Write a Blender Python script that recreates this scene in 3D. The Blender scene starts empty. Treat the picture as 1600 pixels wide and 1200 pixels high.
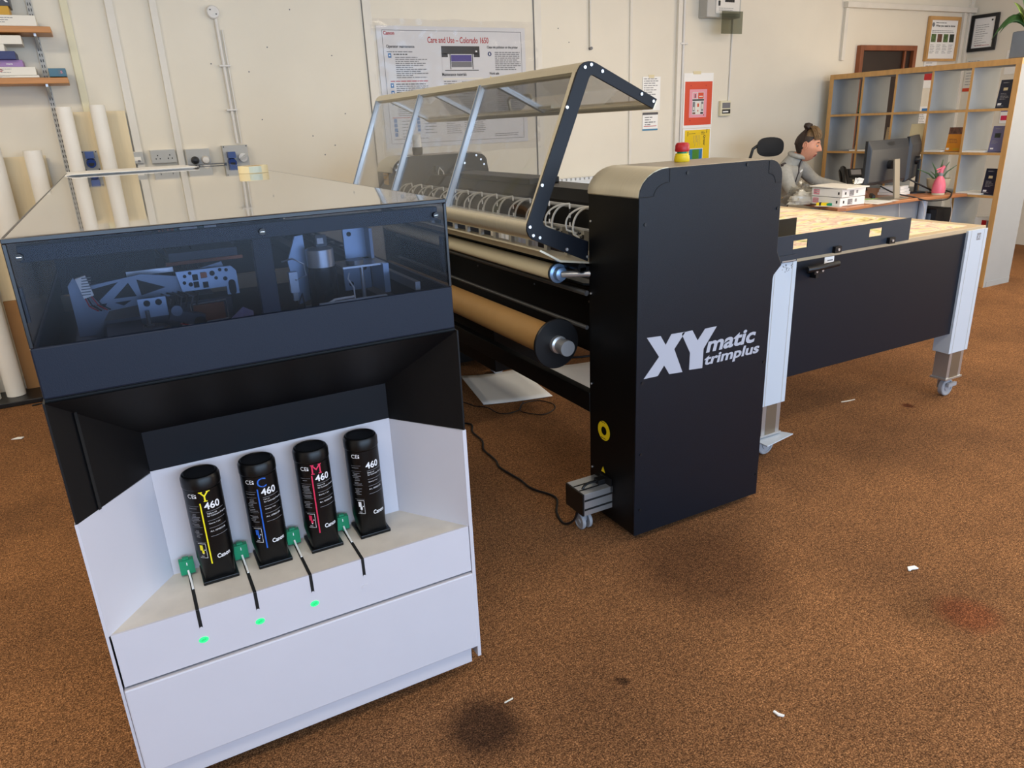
import bpy, math, random
from mathutils import Vector, Matrix, noise
PI = math.pi
random.seed(7)
SC = bpy.context.scene
COL = SC.collection

# ------------------------------------------------------------------ camera
def cam_rot(yaw, pitch, roll):
    cy, sy, cp, sp, cr, sr = math.cos(yaw), math.sin(yaw), math.cos(pitch), math.sin(pitch), math.cos(roll), math.sin(roll)
    f = Vector((sy*cp, cy*cp, -sp)); r = Vector((cy, -sy, 0)); u = r.cross(f)
    r2 = r*cr + u*sr; u2 = -r*sr + u*cr
    return Matrix((r2, u2, -f)).transposed()
cam_data = bpy.data.cameras.new('camera')
cam = bpy.data.objects.new('camera', cam_data); COL.objects.link(cam)
cam.matrix_world = Matrix.Translation((0, 0, 1.5)) @ cam_rot(0.480278, 0.3416684, -0.0447635).to_4x4()
cam_data.sensor_fit = 'HORIZONTAL'; cam_data.sensor_width = 36.0; cam_data.lens = 36*1141.2/1600
cam_data.clip_start = 0.02; cam_data.clip_end = 60
SC.camera = cam

# ------------------------------------------------------------------ light
SC.view_settings.view_transform = 'Standard'; SC.view_settings.look = 'None'
SC.view_settings.gamma = 1.0; SC.view_settings.use_curve_mapping = False
SC.view_settings.exposure = 0.0
world = bpy.data.worlds.new('world'); SC.world = world; world.use_nodes = True
bg = world.node_tree.nodes['Background']; bg.inputs[0].default_value = (0.60, 0.78, 1.0, 1); bg.inputs[1].default_value = 1.6
def area(name, loc, rot, sx, sy, power, col):
    d = bpy.data.lights.new(name, 'AREA'); d.shape = 'RECTANGLE'; d.size = sx; d.size_y = sy
    d.energy = power; d.color = col
    o = bpy.data.objects.new(name, d); o.location = loc; o.rotation_euler = rot; COL.objects.link(o); return o
WARM = (1.0, 0.88, 0.70)
for (lx, ly, pw) in ((-1.2, 2.9, 52), (3.2, 2.9, 30), (6.4, 2.6, 34), (-0.6, 0.2, 26), (3.2, 0.2, 26), (6.2, 0.2, 26)):  # all out of view; the first is added to brighten the trimmer rollers
    area('unseen_ceiling_light', (lx, ly, 2.93), (0, 0, 0), 1.5, 0.5, pw*1.12, WARM)
COOL = (0.52, 0.72, 1.0)
area('window_daylight', (2.2, -2.93, 1.45), (PI/2, 0, 0), 7.0, 2.1, 205, COOL)     # daylight through the windows behind the camera
area('side_window_daylight', (8.72, 0.8, 1.7), (PI/2, 0, PI/2), 3.6, 1.4, 120, (1.0, 0.86, 0.66))
# ------------------------------------------------------------------ helpers
def hexc(h):
    h = h.lstrip('#'); c = [int(h[i:i+2], 16)/255 for i in (0, 2, 4)]
    return tuple((x/12.92 if x <= 0.04045 else ((x+0.055)/1.055)**2.4) for x in c)
M = {}
def mat(name, col, rough=0.5, metal=0.0, noise_amt=0.0, noise_scale=8.0, bump=0.0, bump_scale=60.0, ior=1.5, emit=None, emit_s=0.0, spec=None, stretch=None):
    m = bpy.data.materials.new(name); m.use_nodes = True; nt = m.node_tree; b = nt.nodes['Principled BSDF']
    c = hexc(col) if isinstance(col, str) else col
    b.inputs['Base Color'].default_value = (*c, 1); b.inputs['Roughness'].default_value = rough
    b.inputs['Metallic'].default_value = metal; b.inputs['IOR'].default_value = ior
    if spec is not None: b.inputs['Specular IOR Level'].default_value = spec
    if emit: b.inputs['Emission Color'].default_value = (*(hexc(emit) if isinstance(emit, str) else emit), 1); b.inputs['Emission Strength'].default_value = emit_s
    tc = None
    if noise_amt or bump:
        tc = nt.nodes.new('ShaderNodeTexCoord'); mp = nt.nodes.new('ShaderNodeMapping'); nt.links.new(tc.outputs['Object'], mp.inputs[0])
        if stretch: mp.inputs['Scale'].default_value = stretch
    if noise_amt:
        n = nt.nodes.new('ShaderNodeTexNoise'); n.inputs['Scale'].default_value = noise_scale; n.inputs['Detail'].default_value = 5
        nt.links.new(mp.outputs[0], n.inputs['Vector'])
        r = nt.nodes.new('ShaderNodeValToRGB'); e = r.color_ramp.elements
        e[0].position = 0.3; e[1].position = 0.7
        e[0].color = (*[x*(1-noise_amt) for x in c], 1); e[1].color = (*[min(1, x*(1+noise_amt)) for x in c], 1)
        nt.links.new(n.outputs['Fac'], r.inputs[0]); nt.links.new(r.outputs[0], b.inputs['Base Color'])
    if bump:
        n2 = nt.nodes.new('ShaderNodeTexNoise'); n2.inputs['Scale'].default_value = bump_scale; n2.inputs['Detail'].default_value = 3
        nt.links.new(mp.outputs[0], n2.inputs['Vector'])
        bp = nt.nodes.new('ShaderNodeBump'); bp.inputs['Strength'].default_value = bump; bp.inputs['Distance'].default_value = 0.002
        nt.links.new(n2.outputs['Fac'], bp.inputs['Height']); nt.links.new(bp.outputs[0], b.inputs['Normal'])
    M[name] = m; return m
def clear(name, tint, ior=1.45, rough=0.02, refl=1.0):
    """thin clear sheet: tinted transmission with a Fresnel reflection"""
    m = bpy.data.materials.new(name); m.use_nodes = True; nt = m.node_tree; nt.nodes.clear()
    out = nt.nodes.new('ShaderNodeOutputMaterial'); mx = nt.nodes.new('ShaderNodeMixShader')
    t = nt.nodes.new('ShaderNodeBsdfTransparent'); t.inputs[0].default_value = (*tint, 1)
    g = nt.nodes.new('ShaderNodeBsdfGlossy'); g.inputs['Roughness'].default_value = rough; g.inputs[0].default_value = (refl, refl, refl, 1)
    lw = nt.nodes.new('ShaderNodeLayerWeight'); f0 = ((ior-1)/(ior+1))**2
    pw = nt.nodes.new('ShaderNodeMath'); pw.operation = 'POWER'; nt.links.new(lw.outputs['Facing'], pw.inputs[0]); pw.inputs[1].default_value = 5
    fr = nt.nodes.new('ShaderNodeMath'); fr.operation = 'MULTIPLY_ADD'; nt.links.new(pw.outputs[0], fr.inputs[0]); fr.inputs[1].default_value = 1-f0; fr.inputs[2].default_value = f0
    lw.inputs[0].default_value = 0.5
    nt.links.new(fr.outputs[0], mx.inputs[0]); nt.links.new(t.outputs[0], mx.inputs[1]); nt.links.new(g.outputs[0], mx.inputs[2])
    nt.links.new(mx.outputs[0], out.inputs[0]); M[name] = m; return m

mat('wall', '#E6DFCF', 0.65, noise_amt=0.035, noise_scale=1.6, bump=0.25, bump_scale=25)
mat('wall_trim', '#E2DDD2', 0.45, noise_amt=0.04, noise_scale=5)
mat('batten_cream', '#E0DABB', 0.5, noise_amt=0.04, noise_scale=5)
mat('ceiling', '#E6E2DA', 0.9)
mat('white_plastic', '#DEDBD6', 0.35)
mat('grey_plastic', '#B4B4B0', 0.4)
mat('blue_plastic', '#1F3B80', 0.35)
mat('black_plastic', '#101012', 0.4)
mat('dark_hole', '#050506', 0.8)
mat('ply', '#E3D2AE', 0.6, noise_amt=0.12, noise_scale=3, stretch=(6, 6, 0.6))
mat('kraft', '#9C7347', 0.75, noise_amt=0.06)
mat('paper', '#F1EEE6', 0.6, noise_amt=0.02)
mat('paper_white', '#F4F4F2', 0.5)
mat('beech', '#C79A5E', 0.45, noise_amt=0.10, noise_scale=4, stretch=(1, 8, 1))
mat('beech_pale', '#BFA988', 0.55, noise_amt=0.05, noise_scale=4)
mat('shelf_wood', '#BC8248', 0.45, noise_amt=0.1, noise_scale=5, stretch=(1, 10, 10))
mat('board_grey', '#9AA0A6', 0.55, noise_amt=0.02)
mat('door_wood', '#8A4E2E', 0.5, noise_amt=0.2, noise_scale=6, stretch=(2, 2, .5))
mat('dark_doorway', '#24120B', 0.5, noise_amt=0.2, noise_scale=6)  # darkness of the room through the doorway, put into the colour
mat('printer_white', '#CAC8D0', 0.42, noise_amt=0.01)
mat('tray_dusty', '#D0C9BE', 0.6, noise_amt=0.08, noise_scale=14)
mat('printer_band', '#121B2C', 0.5, spec=0.3, noise_amt=0.04, noise_scale=6, bump=0.12, bump_scale=500)
mat('recess_navy', '#080C14', 0.5, spec=0.25)
mat('rail_slate', '#2A323D', 0.45, spec=0.35)
mat('table_navy', '#0D1622', 0.42, spec=0.3, bump=0.15, bump_scale=400)
mat('printer_black', '#070709', 0.5, spec=0.3, bump=0.05, bump_scale=500)
mat('printer_top', '#C9C4BC', 0.03, metal=0.9)
mat('cover_edge', '#0B0D14', 0.25)
mat('trimmer_panel', '#0C131D', 0.36, spec=0.32, noise_amt=0.06, noise_scale=20, bump=0.35, bump_scale=420)
mat('trimmer_black', '#070708', 0.45, spec=0.3, bump=0.04, bump_scale=300)
mat('plate_navy', '#0A0F19', 0.4, spec=0.3)
mat('champagne', '#DED5BC', 0.34, metal=0.55, noise_amt=0.03, noise_scale=3, stretch=(1, 40, 1))
mat('top_metal', '#8C8170', 0.35, metal=0.6)
mat('alu', '#C4C6C8', 0.32, metal=0.75)
mat('alu_dark', '#6E6F70', 0.38, metal=0.7)
mat('alu_blue', '#86A4C8', 0.3, metal=0.6)
mat('steel_plate', '#9FB0C4', 0.35, metal=0.55, noise_amt=0.05)
mat('steel_dark', '#7C8694', 0.4, metal=0.6, noise_amt=0.08)
mat('screw', '#E8E8E8', 0.25, metal=0.7)
mat('roller_cream', '#E0D3B0', 0.5)
mat('cardboard', '#BE9258', 0.6, noise_amt=0.06, noise_scale=6)
mat('logo_grey', '#AEB1BD', 0.45)
mat('leg_white', '#CBD6E2', 0.38, metal=0.1)
mat('caster_grey', '#9B9DA3', 0.5)
mat('red', '#B8161E', 0.4)
mat('yellow', '#F0D21A', 0.45)
mat('green_tab', '#0C8C60', 0.45)
mat('led_green', '#2FE07A', 0.4, emit='#25E070', emit_s=1.1)
mat('ink_black', '#060607', 0.34, spec=0.35)
mat('txt_black', '#17171A', 0.6)
mat('txt_grey', '#77787C', 0.6)
mat('txt_white', '#E9E9EC', 0.5)
mat('txt_dim', '#8D8D92', 0.5)
mat('txt_red', '#B3262B', 0.55)
mat('txt_yellow', '#F2E21C', 0.5)
mat('txt_cyan', '#1D5FC4', 0.5)
mat('txt_magenta', '#D62B55', 0.5)
mat('ico_blue', '#2A6FB0', 0.55)
mat('poster_paper', '#D9D9DB', 0.5)
mat('orange_print', '#D84B2C', 0.55)
mat('pink_print', '#E79BAA', 0.55)
mat('yellow_print', '#EDC70F', 0.5)
mat('teal_print', '#2F7FA8', 0.5)
mat('green_print', '#4D8A2E', 0.5)
mat('purple_print', '#4A3E8C', 0.5)
mat('radiator', '#D6DBE0', 0.45)
mat('tape', '#DDD0A8', 0.4)
mat('pale_tape', '#BFC9BC', 0.35)
mat('navy_book', '#151D36', 0.35)
mat('lilac_book', '#6A6890', 0.4)
mat('orange_book', '#D98B1E', 0.45)
mat('box_blue', '#1C2B66', 0.45)
mat('box_purple', '#9A78B0', 0.5)
mat('box_teal', '#3F6E86', 0.45)
mat('box_white', '#E7E3D8', 0.55)
mat('box_yellow', '#C99A22', 0.5)
mat('photo_dark', '#1E2A1E', 0.4, noise_amt=0.8, noise_scale=40)
mat('photo_brown', '#6B4534', 0.4, noise_amt=0.6, noise_scale=40)
mat('photo_green', '#55703C', 0.4, noise_amt=0.7, noise_scale=30)
mat('desk_wood', '#B4764A', 0.35, noise_amt=0.07, noise_scale=5, stretch=(1, 6, 1))
mat('monitor_grey', '#33363B', 0.4)
mat('monitor_dark', '#1B1D21', 0.35)
mat('silver_stand', '#8F887B', 0.4, metal=0.4)
mat('screen', '#20303A', 0.2)
mat('skin', '#D8997C', 0.5, noise_amt=0.05, noise_scale=30)
mat('lips', '#A04A48', 0.5)
mat('hair', '#2E2019', 0.55, noise_amt=0.35, noise_scale=60, bump=0.8, bump_scale=120, stretch=(1, 1, 0.25))
mat('hair_top', '#6B5234', 0.55, noise_amt=0.3, noise_scale=60, bump=0.8, bump_scale=120)
mat('eye_white', '#DDD8D2', 0.3)
mat('fleece', '#A9A8A2', 0.9, noise_amt=0.08, noise_scale=40, bump=0.5, bump_scale=90)
mat('fleece_dark', '#3B3436', 0.85)
mat('trousers', '#20232B', 0.85)
mat('mesh_black', '#111113', 0.7)
mat('pink_plastic', '#E8728A', 0.35)
mat('pot_cream', '#C9C2A8', 0.5)
mat('soil', '#2B1E15', 0.9)
mat('leaf', '#3C6B3A', 0.45, noise_amt=0.25, noise_scale=20)
mat('leaf_light', '#86A352', 0.45, noise_amt=0.3, noise_scale=12)
mat('aloe', '#4B6B45', 0.45, noise_amt=0.2, noise_scale=20)
mat('pcb', '#2A5A4A', 0.4, noise_amt=0.5, noise_scale=90)
mat('copper', '#8A4B2A', 0.35, metal=0.5)
mat('interior', '#1E2533', 0.5, noise_amt=0.1)
mat('interior_mid', '#3B4250', 0.5)
mat('dust', '#E6DDCB', 0.8)
clear('tinted_acrylic', (0.72, 0.745, 0.81), 1.5, 0.2, 0.20)
clear('hood_acrylic', (0.80, 0.80, 0.80), 1.35, 0.03)
clear('sleeve', (0.93, 0.93, 0.94), 1.35, 0.12)
mat('clear_tube', '#D6D6D2', 0.25)
clear('bubble_film', (0.78, 0.78, 0.76), 1.6, 0.2)
clear('smoke_lid', (0.55, 0.57, 0.52), 1.4, 0.1)

# carpet
def make_carpet():
    m = bpy.data.materials.new('carpet'); m.use_nodes = True; nt = m.node_tree; b = nt.nodes['Principled BSDF']
    b.inputs['Roughness'].default_value = 0.95; b.inputs['Specular IOR Level'].default_value = 0.15
    tc = nt.nodes.new('ShaderNodeTexCoord')
    def N(scale, detail, rough=0.6):
        n = nt.nodes.new('ShaderNodeTexNoise'); n.inputs['Scale'].default_value = scale; n.inputs['Detail'].default_value = detail
        n.inputs['Roughness'].default_value = rough; nt.links.new(tc.outputs['Object'], n.inputs['Vector']); return n
    n1 = N(230, 3, 0.8); n2 = N(1.3, 4); n3 = N(14, 4)
    r1 = nt.nodes.new('ShaderNodeValToRGB'); e = r1.color_ramp.elements
    e[0].position = 0.36; e[0].color = (0.055, 0.024, 0.010, 1); e[1].position = 0.64; e[1].color = (0.58, 0.295, 0.130, 1)
    k = r1.color_ramp.elements.new(0.5); k.color = (0.225, 0.098, 0.037, 1)
    nt.links.new(n1.outputs['Fac'], r1.inputs[0])
    def mul(a, facsock, lo, hi, p0, p1):
        r = nt.nodes.new('ShaderNodeValToRGB'); q = r.color_ramp.elements; q[0].position = p0; q[1].position = p1
        q[0].color = (*lo, 1); q[1].color = (*hi, 1); nt.links.new(facsock, r.inputs[0])
        x = nt.nodes.new('ShaderNodeMix'); x.data_type = 'RGBA'; x.blend_type = 'MULTIPLY'; x.inputs[0].default_value = 1
        nt.links.new(a, x.inputs[6]); nt.links.new(r.outputs[0], x.inputs[7]); return x.outputs[2]
    c = mul(r1.outputs[0], n2.outputs['Fac'], (0.72, 0.72, 0.74), (1.10, 1.09, 1.08), 0.34, 0.64)
    c = mul(c, n3.outputs['Fac'], (0.86, 0.86, 0.86), (1.06, 1.06, 1.06), 0.3, 0.7)
    n4 = N(75, 3, 0.7); c = mul(c, n4.outputs['Fac'], (0.60, 0.60, 0.60), (1.32, 1.32, 1.32), 0.36, 0.64)
    # stains trodden into the pile: place, radius, tint
    wob = nt.nodes.new('ShaderNodeMix'); wob.data_type = 'VECTOR'; wob.inputs[0].default_value = 0.05
    nt.links.new(tc.outputs['Object'], wob.inputs[4]); nn = N(9, 3); nt.links.new(nn.outputs['Color'], wob.inputs[5])
    for (x, y, rr, col) in ((0.60, 1.40, 0.105, (0.30, 0.30, 0.34)), (1.60, 1.66, 0.25, (0.62, 0.60, 0.60)), (2.00, 1.10, 0.10, (0.80, 0.80, 0.78)),
                            (1.01, 1.35, 0.02, (0.35, 0.35, 0.35)), (2.10, 1.03, 0.085, (1.0, 0.72, 0.66)), (3.52, 2.22, 0.03, (0.4, 0.25, 0.2))):
        d = nt.nodes.new('ShaderNodeVectorMath'); d.operation = 'DISTANCE'; nt.links.new(wob.outputs[1], d.inputs[0])
        d.inputs[1].default_value = (x*0.95+0.025, y*0.95+0.025, 0.025)
        c = mul(c, d.outputs['Value'], col, (1, 1, 1), rr*0.55, rr*1.25)
    nt.links.new(c, b.inputs['Base Color'])
    bp = nt.nodes.new('ShaderNodeBump'); bp.inputs['Strength'].default_value = 0.7; bp.inputs['Distance'].default_value = 0.004
    nt.links.new(n1.outputs['Fac'], bp.inputs['Height']); nt.links.new(bp.outputs[0], b.inputs['Normal'])
    M['carpet'] = m
make_carpet()
def make_print():
    m = bpy.data.materials.new('printed_sheet'); m.use_nodes = True; nt = m.node_tree; b = nt.nodes['Principled BSDF']; b.inputs['Roughness'].default_value = 0.35
    tc = nt.nodes.new('ShaderNodeTexCoord'); mp = nt.nodes.new('ShaderNodeMapping'); mp.inputs['Scale'].default_value = (2.2, 6.5, 1); mp.inputs['Rotation'].default_value = (0, 0, 0.5)
    nt.links.new(tc.outputs['Object'], mp.inputs[0])
    n = nt.nodes.new('ShaderNodeTexNoise'); n.inputs['Scale'].default_value = 1.6; n.inputs['Detail'].default_value = 6; n.inputs['Distortion'].default_value = 1.1
    nt.links.new(mp.outputs[0], n.inputs['Vector'])
    r = nt.nodes.new('ShaderNodeValToRGB'); e = r.color_ramp.elements
    cols = [(0.30, '#5F7F4A'), (0.38, '#E5D98C'), (0.46, '#F6EFCF'), (0.52, '#D9A79A'), (0.56, '#F8F2DC'), (0.64, '#EBDD8C'), (0.70, '#A9806A'), (0.76, '#F3EBC6')]
    e[0].position, e[1].position = cols[0][0], cols[-1][0]; e[0].color = (*hexc(cols[0][1]), 1); e[1].color = (*hexc(cols[-1][1]), 1)
    for p, h in cols[1:-1]: k = e.new(p); k.color = (*hexc(h), 1)
    nt.links.new(n.outputs['Fac'], r.inputs[0]); nt.links.new(r.outputs[0], b.inputs['Base Color']); M['printed_sheet'] = m
make_print()

_font_cache = {}
def text_geo(s, bold=0.0):
    key = (s, bold)
    if key in _font_cache: return _font_cache[key]
    cu = bpy.data.curves.new('t', 'FONT'); cu.body = s; cu.size = 1.0; cu.offset = bold; cu.resolution_u = 3
    ob = bpy.data.objects.new('t', cu); COL.objects.link(ob)
    dg = bpy.context.evaluated_depsgraph_get(); me = bpy.data.meshes.new_from_object(ob.evaluated_get(dg))
    vs = [(v.co.x, v.co.y) for v in me.vertices]; fs = [tuple(p.vertices) for p in me.polygons]
    bpy.data.objects.remove(ob); bpy.data.curves.remove(cu); bpy.data.meshes.remove(me)
    x0 = min(v[0] for v in vs); x1 = max(v[0] for v in vs); y0 = min(v[1] for v in vs); y1 = max(v[1] for v in vs)
    _font_cache[key] = (vs, fs, x0, x1, y0, y1); return _font_cache[key]

def V(*a): return Vector(a) if len(a) > 1 else Vector(a[0])
class MB:
    def __init__(s, mats=None): s.v = []; s.f = []; s.m = []; s.mats = []
    def mi(s, m):
        if m not in s.mats: s.mats.append(m)
        return s.mats.index(m)
    def add(s, vs, fs, m):
        k = len(s.v); i = s.mi(m); s.v += [tuple(p) for p in vs]; s.f += [tuple(k+a for a in f) for f in fs]; s.m += [i]*len(fs); return s
    def box(s, x0, x1, y0, y1, z0, z1, m):
        p = [(x0,y0,z0),(x1,y0,z0),(x1,y1,z0),(x0,y1,z0),(x0,y0,z1),(x1,y0,z1),(x1,y1,z1),(x0,y1,z1)]
        return s.add(p, [(0,3,2,1),(4,5,6,7),(0,1,5,4),(1,2,6,5),(2,3,7,6),(3,0,4,7)], m)
    def obox(s, c, ax, ay, az, m):
        c, ax, ay, az = V(c), V(ax), V(ay), V(az); p = []
        for k in (-1, 1):
            for (i, j) in ((-1,-1),(1,-1),(1,1),(-1,1)): p.append(c + ax*i + ay*j + az*k)
        fs = [(0,3,2,1),(4,5,6,7),(0,1,5,4),(1,2,6,5),(2,3,7,6),(3,0,4,7)]
        if ax.cross(ay).dot(az) < 0: fs = [f[::-1] for f in fs]
        return s.add(p, fs, m)
    def bar(s, a, b, w, h, m, up=(0,0,1)):
        a, b = V(a), V(b); d = (b-a); L = d.length; d.normalize(); side = d.cross(V(up)).normalized(); u = side.cross(d)
        return s.obox((a+b)/2, d*L/2, side*w/2, u*h/2, m)
    def prism(s, pts, axis, a, b, m, mside=None):
        n = len(pts)
        def P(p, t): return {'x': (t, p[0], p[1]), 'y': (p[0], t, p[1]), 'z': (p[0], p[1], t)}[axis]
        area_ = sum(pts[i][0]*pts[(i+1) % n][1]-pts[(i+1) % n][0]*pts[i][1] for i in range(n))
        if area_ < 0: pts = pts[::-1]
        if axis == 'y': a, b = b, a
        if a > b and axis != 'y': a, b = b, a
        if axis == 'y' and a < b: a, b = b, a
        vs = [P(p, a) for p in pts] + [P(p, b) for p in pts]
        s.add(vs, [tuple(range(n))[::-1], tuple(range(n, 2*n))], m)
        k = len(s.v)-2*n; i2 = s.mi(mside or m)
        for i in range(n):
            j = (i+1) % n; s.f.append((k+i, k+j, k+n+j, k+n+i)); s.m.append(i2)
        return s
    def tube(s, pts, r, m, n=10, caps=True):
        pts = [V(p) for p in pts]; rs = r if isinstance(r, (list, tuple)) else [r]*len(pts)
        rings = []; t0 = (pts[1]-pts[0]).normalized(); ref = V(0,0,1) if abs(t0.z) < 0.9 else V(1,0,0); u = t0.cross(ref).normalized()
        for i, p in enumerate(pts):
            t = ((pts[min(i+1, len(pts)-1)]-pts[max(i-1, 0)])).normalized(); u = (u - t*u.dot(t)).normalized(); w = t.cross(u)
            rings.append([p + (u*math.cos(2*PI*k/n) + w*math.sin(2*PI*k/n))*rs[i] for k in range(n)])
        vs = [q for rg in rings for q in rg]; fs = []
        for i in range(len(pts)-1):
            for k in range(n): a = i*n+k; b = i*n+(k+1) % n; fs.append((a, b, b+n, a+n))
        if caps: fs += [tuple(range(n))[::-1], tuple(range((len(pts)-1)*n, len(pts)*n))]
        return s.add(vs, fs, m)
    def cyl(s, a, b, r, m, n=24, r2=None): return s.tube([a, b], [r, r if r2 is None else r2], m, n)
    def lathe(s, c, axis, prof, m, n=28):
        """prof: (radius, height) along axis from c"""
        c, ax = V(c), V(axis).normalized(); ref = V(0,0,1) if abs(ax.z) < 0.9 else V(1,0,0); u = ax.cross(ref).normalized(); w = ax.cross(u)
        vs = []; fs = []
        for (r, h) in prof:
            for k in range(n): t = 2*PI*k/n; vs.append(c + ax*h + (u*math.cos(t)+w*math.sin(t))*max(r, 1e-5))
        for i in range(len(prof)-1):
            for k in range(n): a = i*n+k; b = i*n+(k+1) % n; fs.append((a, b, b+n, a+n))
        fs += [tuple(range(n))[::-1], tuple(range((len(prof)-1)*n, len(prof)*n))]
        return s.add(vs, fs, m)
    def ell(s, c, rx, ry, rz, m, n=16, k=10, ax=None):
        vs = []; fs = []; c = V(c); A = ax or (V(1,0,0), V(0,1,0), V(0,0,1))
        for i in range(k+1):
            t = PI*i/k
            for j in range(n):
                p = 2*PI*j/n; vs.append(c + A[0]*(rx*math.sin(t)*math.cos(p)) + A[1]*(ry*math.sin(t)*math.sin(p)) + A[2]*(rz*math.cos(t)))
        for i in range(k):
            for j in range(n): a = i*n+j; b = i*n+(j+1) % n; fs.append((a, a+n, b+n, b))
        return s.add(vs, fs, m)
    def quad(s, a, b, c, d, m): return s.add([a, b, c, d], [(0,1,2,3)], m)
    def text(s, st, origin, u, v, size, m, bold=0.0, shear=0.0, width=None, height=None, align='l', fn=None):
        vs, fs, x0, x1, y0, y1 = text_geo(st, bold)
        sx = sy = size
        if height: sy = height/(y1-y0); sx = sy
        if width: sx = width/(x1-x0); sy = sy if (height or size) else sx
        if width and not height and not size: sy = sx
        off = {'l': x0, 'c': (x0+x1)/2, 'r': x1}[align]; yo = y0 if height else 0
        pts = [((x-off)*sx + shear*(y-yo)*sy, (y-yo)*sy) for x, y in vs]
        if fn: w = [fn(a, b) for a, b in pts]
        else:
            o, u, v = V(origin), V(u), V(v); w = [o+u*a+v*b for a, b in pts]
        return s.add(w, fs, m)
    def lines(s, origin, u, v, rows, pitch, w, th, m, seed=1, jitter=0.5, fn=None):
        rnd = random.Random(seed); o, u, v = V(origin), V(u), V(v)
        for i in range(rows):
            ww = w*(1-jitter*rnd.random()); y = -i*pitch
            n = max(1, int(ww/ (th*5)))
            x = 0
            while x < ww:                                             # words with gaps between them
                L = min(ww-x, th*(2+5*rnd.random())); 
                if L > th*0.5:
                    q = [(x, y), (x+L, y), (x+L, y+th), (x, y+th)]
                    s.add([fn(a, b) for a, b in q] if fn else [o+u*a+v*b for a, b in q], [(0,1,2,3)], m)
                x += L+th*0.8
        return s
    def build(s, name, parent=None, smooth=None, bevel=0, seg=2, sub=0, root=None, origin=None):
        if parent is not None:
            L = V(parent['_o']) if '_o' in parent else V(0,0,0)
        elif origin is not None: L = V(origin)
        else:
            xs = [p[0] for p in s.v]; ys = [p[1] for p in s.v]; zs = [p[2] for p in s.v]; L = V((min(xs)+max(xs))/2, (min(ys)+max(ys))/2, min(zs))
        me = bpy.data.meshes.new(name); me.from_pydata([(p[0]-L.x, p[1]-L.y, p[2]-L.z) for p in s.v], [], s.f)
        for k in s.mats: me.materials.append(M[k])
        me.polygons.foreach_set('material_index', s.m)
        if smooth is not None:
            me.polygons.foreach_set('use_smooth', [True]*len(me.polygons)); me.set_sharp_from_angle(angle=math.radians(smooth))
        me.update()
        o = bpy.data.objects.new(name, me); COL.objects.link(o); o['_o'] = tuple(L)
        if parent is not None: o.parent = parent
        else: o.location = L
        if bevel:
            b = o.modifiers.new('bevel', 'BEVEL'); b.width = bevel; b.segments = seg; b.limit_method = 'ANGLE'; b.angle_limit = math.radians(40); b.harden_normals = False
        if sub: q = o.modifiers.new('sub', 'SUBSURF'); q.levels = sub; q.render_levels = sub
        return o
def tag(o, label=None, cat=None, group=None, kind=None):
    if label: o['label'] = label
    if cat: o['category'] = cat
    if group: o['group'] = group
    if kind: o['kind'] = kind
    return o
def thing(name, label, cat, loc, group=None):
    o = bpy.data.objects.new(name, None); o.location = loc; o['_o'] = tuple(loc); o.empty_display_size = 0.05; COL.objects.link(o); return tag(o, label, cat, group)
def struct(name, mb, **k): return tag(mb.build(name, **k), kind='structure')
def copy_tree(o, parent=None):
    c = o.copy(); COL.objects.link(c)
    if parent is not None: c.parent = parent
    for ch in list(o.children): copy_tree(ch, c)
    return c
def arc(cx, cy, r, a0, a1, n=8): return [(cx+r*math.cos(math.radians(a0+(a1-a0)*i/n)), cy+r*math.sin(math.radians(a0+(a1-a0)*i/n))) for i in range(n+1)]

# ------------------------------------------------------------------ room
WY = 5.46; WX = 8.80
mb = MB(); mb.box(-3.5, WX, -3.0, WY, -0.05, 0, 'carpet'); struct('floor', mb, origin=(0, 0, 0))
mb = MB(); mb.box(-3.5, WX, -3.0, WY, 3.0, 3.05, 'ceiling'); struct('ceiling', mb)
mb = MB(); mb.box(-3.5, WX, WY, WY+0.1, 0, 3.0, 'wall')
for x, z in ((1.12, 2.05), (1.30, 2.28), (0.98, 1.9), (1.42, 1.35), (0.75, 1.95), (1.55, 2.0), (1.6, 1.62), (3.4, 2.2), (3.5, 2.1), (3.08, 1.98), (3.55, 1.55), (1.02, 1.6), (1.35, 1.48), (1.5, 1.41)):
    mb.cyl((x, WY, z), (x, WY-0.002, z), 0.0045, 'txt_grey', 8)
struct('wall_back', mb, origin=(0, WY, 0))
mb = MB(); mb.box(WX, WX+0.1, -3.0, WY, 0, 3.0, 'wall'); struct('wall_right', mb)
mb = MB(); mb.box(-3.6, -3.5, -3.0, WY, 0, 3.0, 'wall'); struct('wall_left', mb)
mb = MB(); mb.box(-3.5, WX, -3.1, -3.0, 0, 0.4, 'wall'); mb.box(-3.5, WX, -3.1, -3.0, 2.6, 3.0, 'wall')
mb.box(-3.5, -1.4, -3.1, -3.0, 0.4, 2.6, 'wall'); mb.box(5.8, WX, -3.1, -3.0, 0.4, 2.6, 'wall'); struct('wall_front', mb)
mb = MB()
for x in (-1.4, 0.4, 2.2, 4.0, 5.74): mb.box(x, x+0.06, -3.06, -3.0, 0.4, 2.6, 'white_plastic')
mb.box(-1.4, 5.8, -3.06, -3.0, 0.4, 0.46, 'white_plastic'); mb.box(-1.4, 5.8, -3.06, -3.0, 2.54, 2.6, 'white_plastic'); struct('window_1', mb)
n = 0
def trim(mb):
    global n; n += 1; return struct('trim_%d' % n, mb, bevel=0.002)
for x0, x1, m, z0 in ((-0.035, 0.005, 'batten_cream', 0), (0.20, 0.245, 'wall_trim', 0), (0.445, 0.485, 'wall_trim', 0)):
    trim(MB().box(x0, x1, WY-0.022, WY, z0, 3.0, m))
mb = MB(); mb.box(1.795, 1.80, WY-0.004, WY, 0, 3.0, 'txt_grey'); mb.box(1.80, 1.86, WY-0.014, WY, 0, 3.0, 'wall_trim'); trim(mb)
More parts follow.
